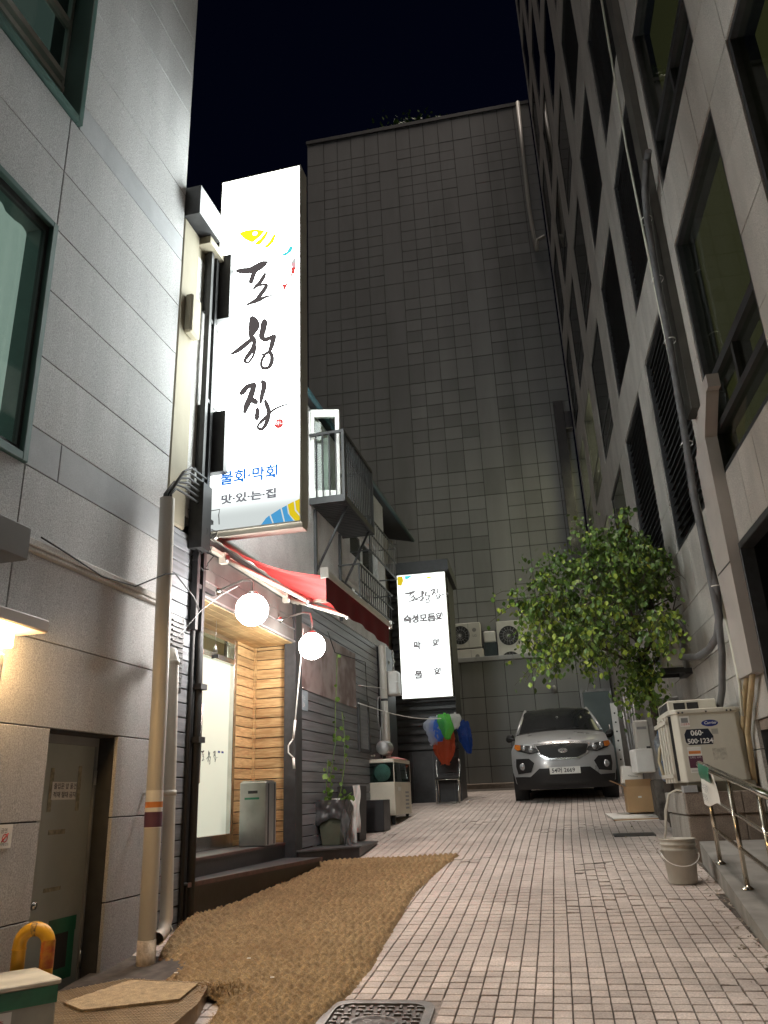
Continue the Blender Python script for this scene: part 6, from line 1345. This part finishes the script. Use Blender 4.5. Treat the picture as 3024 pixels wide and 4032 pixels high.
def clothes_line():
    a = Lw(.04,6.02,2.9); b = Vector((-1.6,16.02,2.97)); P = [a+(b-a)*(i/10)+Vector((0,0,-.12*math.sin(math.pi*i/10))) for i in range(11)]
    t = MB(); t.tube(P, .008, 6); tag(obj('washing_line', t, M['paper'], loc=a), 'white washing line from the banner to the plastic bags', 'line')
    t = MB(); t.tube([Lw(.03,6.1,3.18), Lw(.1,7.6,3.3), (-2.6,15.95,3.42)], .006, 6); tag(obj('upper_line', t, M['paper'], loc=a), 'thin white string running to the foot of the menu sign', 'line')
clothes_line()
def bags():
    def bag(lab, c, r, col, a, seed, lean=(0,0), top=.35):
        """thin film hung from a pinch point: pleats fan out of the knot, crumpled belly, ragged hem"""
        t = thing('plastic_bag', lab, 'bag', (c[0],c[1],c[2]+r[2]), 'plastic bags on the washing line')
        q = MB()
        def f(i, j):
            an = i*2*math.pi; v = j; w_ = (top*(1-v)**2+1.25*math.sin(math.pi*min(1,.12+.8*v))**.8*(1-.15*v)) if v < .97 else .55
            k = 1+.42*noise.noise(Vector((math.cos(an)*1.3+seed*3.1, math.sin(an)*1.3, v*2.2)))+.16*math.sin(an*6+seed*2+v*2)*(1-.5*v)+.14*noise.noise(Vector((math.cos(an)*5+seed, math.sin(an)*5, v*9)))
            hem = .12*r[2]*noise.noise(Vector((math.cos(an)*2.5, math.sin(an)*2.5, seed)))*v
            return Vector((c[0]+r[0]*w_*k*math.cos(an)+lean[0]*v, c[1]+r[1]*w_*k*math.sin(an)+lean[1]*v, c[2]+r[2]-2*r[2]*v+hem+.05*r[2]*noise.noise(Vector((an,v*6,seed)))))
        q.grid(64, 30, f); obj('film', q, plastic('bag_%d' % seed, col, a), t)
        q = MB(); q.tube([(c[0],c[1],c[2]+r[2]-.03),(c[0]+.015,c[1],c[2]+r[2]+.03)], .025, 6); obj('knot', q, plastic('knot_%d' % seed, col, .9), t)
    bag('clear plastic bag ballooning out at the top of the bundle', (-1.9,15.45,2.68), (.17,.12,.26), (.75,.8,.9), .45, 1, (-.06,0))
    bag('bright green plastic bag knotted on the washing line', (-1.75,15.36,2.74), (.11,.09,.23), (.2,.75,.14), .6, 2, (.05,0))
    bag('blue plastic bag showing beside the clear and green ones', (-1.88,15.4,2.68), (.12,.09,.2), (.1,.28,.85), .7, 6)
    bag('orange red plastic bag drooping behind the chair', (-1.8,15.55,2.38), (.16,.12,.32), (.75,.16,.07), .66, 3)
    bag('dark blue plastic bag hanging alone beside the bundle', (-1.42,15.6,2.54), (.1,.09,.3), (.02,.08,.36), .8, 4, (.08,0))
    bag('small white rag bag clipped to the end of the line', (-1.56,15.5,2.84), (.09,.07,.14), (.7,.7,.68), .85, 5)
bags()
def chair():
    zg = gz(-1.8,15.8); t = thing('dining_chair', 'chrome tube chair with a black seat under the plastic bags', 'chair', (-1.8,15.8,zg)); ch = M['steel']
    x0, x1 = -2.03, -1.6
    for x in (x0,x1):
        q = MB(); q.tube([(x,15.68,gz(x,15.68)),(x,15.7,zg+.44)], .014, 8); obj('leg', q, ch, t)
        q = MB(); q.tube([(x+.02*(1 if x<-1.8 else -1),16.05,gz(x,16.05)),(x,16.0,zg+.44),(x,16.02,zg+.5),(x-.02*(1 if x<-1.8 else -1),16.05,zg+.7),(x,16.08,zg+.84)], .014, 8); obj('leg', q, ch, t)
    q = MB(); q.box((x0-.01,x1+.01), (15.67,16.02), (zg+.44,zg+.48)); obj('seat', q, M['black_rubber'], t, bevel=.012)
    q = MB(); q.tube([(x0,15.69,zg+.43),(x1,15.69,zg+.43)], .012, 8); obj('seat_rail', q, ch, t)
    q = MB(); q.box((x0+.01,x1-.01), (16.05,16.09), (zg+.55,zg+.86)); obj('backrest', q, M['black_rubber'], t, bevel=.015)
chair()
def tank():
    zg = gz(-2.5,13)-.02; b0, b1, a0, a1 = 6.75, 7.95, -.15, .4; t = thing('fish_tank', 'cream cabinet fish tank with glass top standing on casters', 'fish tank', Lw(.13,7.3,zg))
    q = MB(); q.boxL((a0,a1), (b0,b1), (1.24,1.735)); obj('cabinet', q, M['beige_tank'], t, bevel=.008)
    q = MB(); q.boxL((a0,a1), (b0,b1), (2.03,2.085)); obj('lid', q, M['beige_tank'], t, bevel=.006)
    q = MB()
    for a in (a0,a1): 
        for b in (b0,b1): q.boxL((a-.012 if a > 0 else a,a if a > 0 else a+.012), (b if b == b0 else b-.012,b+.012 if b == b0 else b), (1.736,2.029))
    obj('corner_post', q, M['beige_tank'], t)
    q = MB(); q.boxL((a0+.013,a1-.013), (b0+.003,b0+.007), (1.736,2.029)); q.boxL((a1-.007,a1-.003), (b0+.013,b1-.013), (1.736,2.029)); obj('glass', q, glassy('tank_glass', (.55,.68,.66), .06), t)
    q = MB(); q.boxL((a0+.02,a1-.02), (b0+.6,b1-.02), (1.737,2.0)); obj('dark_inside', q, mat('tank_in', (.05,.075,.075), .5), t)
    q = MB(); q.lathe([(0,.0),(.13,.0),(.135,.01),(.13,.02),(0,.022)], Lw(.2,b0+.04,1.88), 24, (-LB).to_3d()); obj('round_lid', q, mat('tub_lid', (.5,.58,.53), .5), t)
    q = MB(); q.lathe([(.12,0),(.13,.3),(.0,.3)], Lw(.12,b0+.2,1.86), 18, (LB*.7-LA*.4).to_3d()); obj('tub', q, mat('tub', (.4,.42,.38), .5), t)
    q = MB(); q.boxL((a1+.0005,a1+.004), (b0+.25,b0+.42), (1.6,1.66)); obj('label', q, M['paper'], t)
    for k in range(5): q = MB(); q.boxL((a1+.0005,a1+.003), (b0+.75,b0+1.0), (1.32+k*.06,1.35+k*.06)); obj('vent', q, M['grey_paint'], t)
    for a in (a0+.05,a1-.06):
        for b in (b0+.1,b1-.1):
            q = MB(); gg = gz(*Lw(a,b,0).xy); q.lathe([(0,-.02),(.04,-.02),(.04,.02),(0,.02)], Lw(a,b,gg+.045), 14, LA.to_3d()); q.boxL((a-.025,a+.025), (b-.025,b+.025), (gg+.06,1.239)); obj('caster', q, M['black_rubber'], t)
    t = thing('red_bag', 'folded red and white bag lying on the fish tank lid', 'bag', Lw(.2,7.4,2.09)); q = MB(); q.grid(20, 12, lambda i, j: Lw(.0+.42*i, 7.1+.6*j, 2.09+.045*math.sin(math.pi*i)**.5*math.sin(math.pi*j)**.5*(1+.5*noise.noise(Vector((i*5,j*5,1)))))); obj('cloth', q, mat('red_bag', (.5,.07,.05), .5, .3, 7, col2=(.62,.3,.26)), t)
    t = thing('tank_tap', 'small steel tap standing on the fish tank', 'tap', Lw(-.05,6.9,2.085)); q = MB(); q.tube([Lw(-.05,6.9,2.085), Lw(-.05,6.9,2.17)], .012, 8); q.tube([Lw(-.09,6.9,2.16), Lw(.06,6.9,2.15)], .015, 8); obj('spout', q, M['steel'], t)
M['beige_tank'] = mat('beige_tank', (.60,.56,.46), .5, .05, 4, dirt=.25, dcol=(.35,.31,.24))
tank()
def pots():
    zp = .973
    def potbox(lab, ca, cb, z, w0, w1, h, mt_, cat='plant pot'):
        t = thing('plant_pot', lab, cat, Lw(ca,cb,z), 'plant pots along the siding')
        q = MB(); P0 = [(-w0,-w0),(w0,-w0),(w0,w0),(-w0,w0)]; P1 = [(-w1,-w1),(w1,-w1),(w1,w1),(-w1,w1)]
        q.add([Lw(ca+p[0],cb+p[1],z) for p in P0]+[Lw(ca+p[0],cb+p[1],z+h) for p in P1]+[Lw(ca+p[0]*.9,cb+p[1]*.9,z+h) for p in P1]+[Lw(ca+p[0]*.85,cb+p[1]*.85,z+h-.05) for p in P1], [(3,2,1,0)]+[(i,(i+1)%4,4+(i+1)%4,4+i) for i in range(4)]+[(4+i,4+(i+1)%4,8+(i+1)%4,8+i) for i in range(4)]+[(8+i,8+(i+1)%4,12+(i+1)%4,12+i) for i in range(4)]); obj('pot', q, mt_, t, bevel=.006)
        q = MB(); q.add([Lw(ca+p[0]*.85,cb+p[1]*.85,z+h-.045) for p in P1], [(0,1,2,3)]); obj('soil', q, M['ground'], t)
        return t
    t = potbox('olive plant pot wrapped in a torn dark plastic cover on the platform', .17, 4.25, zp, .115, .17, .5, mat('pot_olive', (.09,.10,.07), .5))
    q = MB(); dk = mat('dark_cover', (.055,.056,.058), .38, .3, 6, .5, 14)
    def f(i, j):
        an = i*2*math.pi; c = math.cos(an); s = math.sin(an); k = max(abs(c),abs(s)); w_ = (.185+.03*noise.noise(Vector((c*2,s*2,j*3)))+.012*math.sin(an*9))*(.96+.1*j*(1-j)*4*.4)
        return Lw(.17+w_*c/k*(1-.06*(1-k)), 4.25+w_*s/k, zp+.53-.02*noise.noise(Vector((c*3,s*3,0)))-(.27+.06*math.sin(an*2+1))*j)
    q.grid(56, 14, f); obj('cover', q, dk, t)
    q = MB(); q.add([f(i/24,0) for i in range(24)]+[Lw(.17,4.25,zp+.49)], [(i,(i+1)%24,24) for i in range(24)], True); obj('cover_top', q, dk, t)
    q = MB(); q.grid(10, 12, lambda i, j: Lw(.3+.1*i+.05*j+.02*math.sin(j*9+i*5), 4.08+.02*math.sin(i*8+j*4), zp+.42-.42*j)); obj('hanging_film', q, plastic('film_grey', (.3,.31,.32), .75), t)
    q = MB(); q.boxL((-.02,-.005), (4.0,4.12), (zp+.0,zp+.3)); obj('cloth_strip', q, M['paper'], t)
    t2 = thing('plastic_tray', 'off white plastic tray stood upright behind the wrapped pot', 'tray', Lw(.3,4.5,zp)); q = MB(); q.boxL((.02,.4), (4.5,4.53), (zp,1.52)); obj('sheet', q, M['white_plastic'], t2, bevel=.01)
    z5 = gz(*Lw(.1,5.3,0).xy)
    potbox('tall black planter with a white cloth over its rim', .12, 5.2, z5, .17, .19, .7, M['black_paint'])
    c3 = thing('white_cloth', 'white cloth draped down the tall black planter', 'cloth', Lw(.3,5.05,1.7)); q = MB(); q.grid(8, 16, lambda i, j: Lw(.22+.1*i+.01*math.sin(j*10), 5.0+.0+.02*math.sin(i*6+j*7)-.012, 1.68-.6*j)); obj('drape', q, M['paper'], c3)
    z6 = gz(*Lw(.2,6.2,0).xy); potbox('square black planter in front of the fish tank', .21, 6.15, z6, .195, .2, .43, mat('planter_black', (.022,.022,.024), .45))
    # vine climbing from the wrapped pot
    t = thing('climbing_vine', 'thin vine with sparse green leaves climbing strings up the siding', 'plant', Lw(.15,4.25,zp+.45)); rr = random.Random(9); st = MB(); leaves = []
    for k, P in enumerate(([(.15,4.25,1.42),(.16,4.2,1.8),(.2,4.3,2.2),(.19,4.35,2.6),(.2,4.4,3.0),(.2,4.45,3.4)], [(.2,4.25,1.42),(.26,4.3,1.6),(.3,4.35,1.9),(.3,4.4,2.25),(.27,4.4,2.6)], [(.12,4.25,1.42),(.1,4.2,1.7),(.13,4.2,2.0)], [(.25,4.3,1.42),(.35,4.3,1.55),(.42,4.25,1.58)])):
        pts = [Lw(*p) for p in P]; st.tube(pts, .005, 5)
        for i in range(int(len(pts)*3.2)):
            a = rr.random()*(len(pts)-1); i0 = int(a); leaves.append(pts[i0]+(pts[min(i0+1,len(pts)-1)]-pts[i0])*(a-i0)+Vector((rr.gauss(0,.025),rr.gauss(0,.02),rr.gauss(0,.02))))
    obj('stem', st, M['leaf'], t)
    lf = MB(); lf.add([(0,0,0),(.38,.25,.06),(.45,.6,.03),(0,1,-.08),(-.45,.6,.03),(-.38,.25,.06),(0,.5,-.02)], [(0,1,6),(1,2,6),(2,3,6),(3,4,6),(4,5,6),(5,0,6)]); me = mesh_of(lf,'leaf'); me.materials.append(M['leaf'])
    for p in leaves: s = rr.uniform(.04,.085); inst('leaf', me, t, p, (R(rr.gauss(-75,25)), rr.gauss(0,.4), rr.uniform(-1,1)), (s,s,s))
pots()
def steel_bin():
    t = thing('steel_bin', 'tall stainless steel umbrella bag bin against the pine wall', 'bin', Lw(-.2,2.7,FZ)); q = MB(); q.boxL((-.36,-.05), (2.55,2.85), (FZ+.006,1.72)); obj('body', q, M['steel_dull'], t, bevel=.01)
    q = MB(); q.boxL((-.34,-.07), (2.57,2.83), (1.7205,1.735)); obj('top', q, M['steel'], t); q = MB(); q.boxL((-.26,-.15), (2.546,2.5495), (1.6,1.63)); obj('slot', q, M['black_paint'], t); q = MB(); q.boxL((-.3,-.13), (2.547,2.5495), (1.54,1.56)); obj('label', q, M['green_tape'], t)
    q = MB(); q.boxL((-.0495,-.046), (2.6,2.63), (FZ+.02,1.7)); q.boxL((-.0495,-.046), (2.78,2.8), (FZ+.02,1.7)); obj('edge_channel', q, M['dark_metal'], t)
steel_bin()
def chime():
    t = thing('wind_chime', 'small metal wind chime hanging from the entrance soffit', 'chime', Lw(-.3,1.7,3.34)); q = MB(); q.tube([Lw(-.3,1.7,3.35), Lw(-.3,1.7,3.1)], .003, 4); obj('string', q, M['steel_dull'], t); q = MB(); q.lathe([(.004,.0),(.03,-.09),(.0,-.09)], Lw(-.3,1.7,3.1), 10); obj('bell', q, M['steel_dull'], t); q = MB(); q.boxL((-.34,-.26), (1.697,1.703), (2.95,2.99)); obj('tag', q, M['dark_metal'], t)
chime()

def debris():
    """dead leaves and grit blown along the kerb and the plinth foot"""
    mb = MB(); rr = random.Random(31)
    for k in range(150):
        if k % 3: y = rr.uniform(5.2, 9.0); x = kerb_x(y)-abs(rr.gauss(0,.09))-.01
        else: y = rr.uniform(8.6, 12.5); x = 1.3-abs(rr.gauss(0,.18))
        z = gz(x,y)+.006; a = rr.uniform(0,6.28); s = rr.uniform(.008,.028); d = Vector((math.cos(a),math.sin(a),rr.uniform(-.2,.3)))*s; e = Vector((-math.sin(a),math.cos(a),rr.uniform(-.2,.3)))*s*.6
        p = Vector((x,y,z)); mb.add([p-d, p+e, p+d+Vector((0,0,s*.5)), p-e], [(0,1,2,3)])
    o = stuff(obj('debris', mb, mat('dead_leaf', (.12,.085,.05), .8, .5, 40, col2=(.4,.36,.3)), loc=(1.3,8,.7))); tag(o, 'scattered dead leaves and grit along the ramp kerb', 'debris')
debris()
bpy.context.view_layer.update()
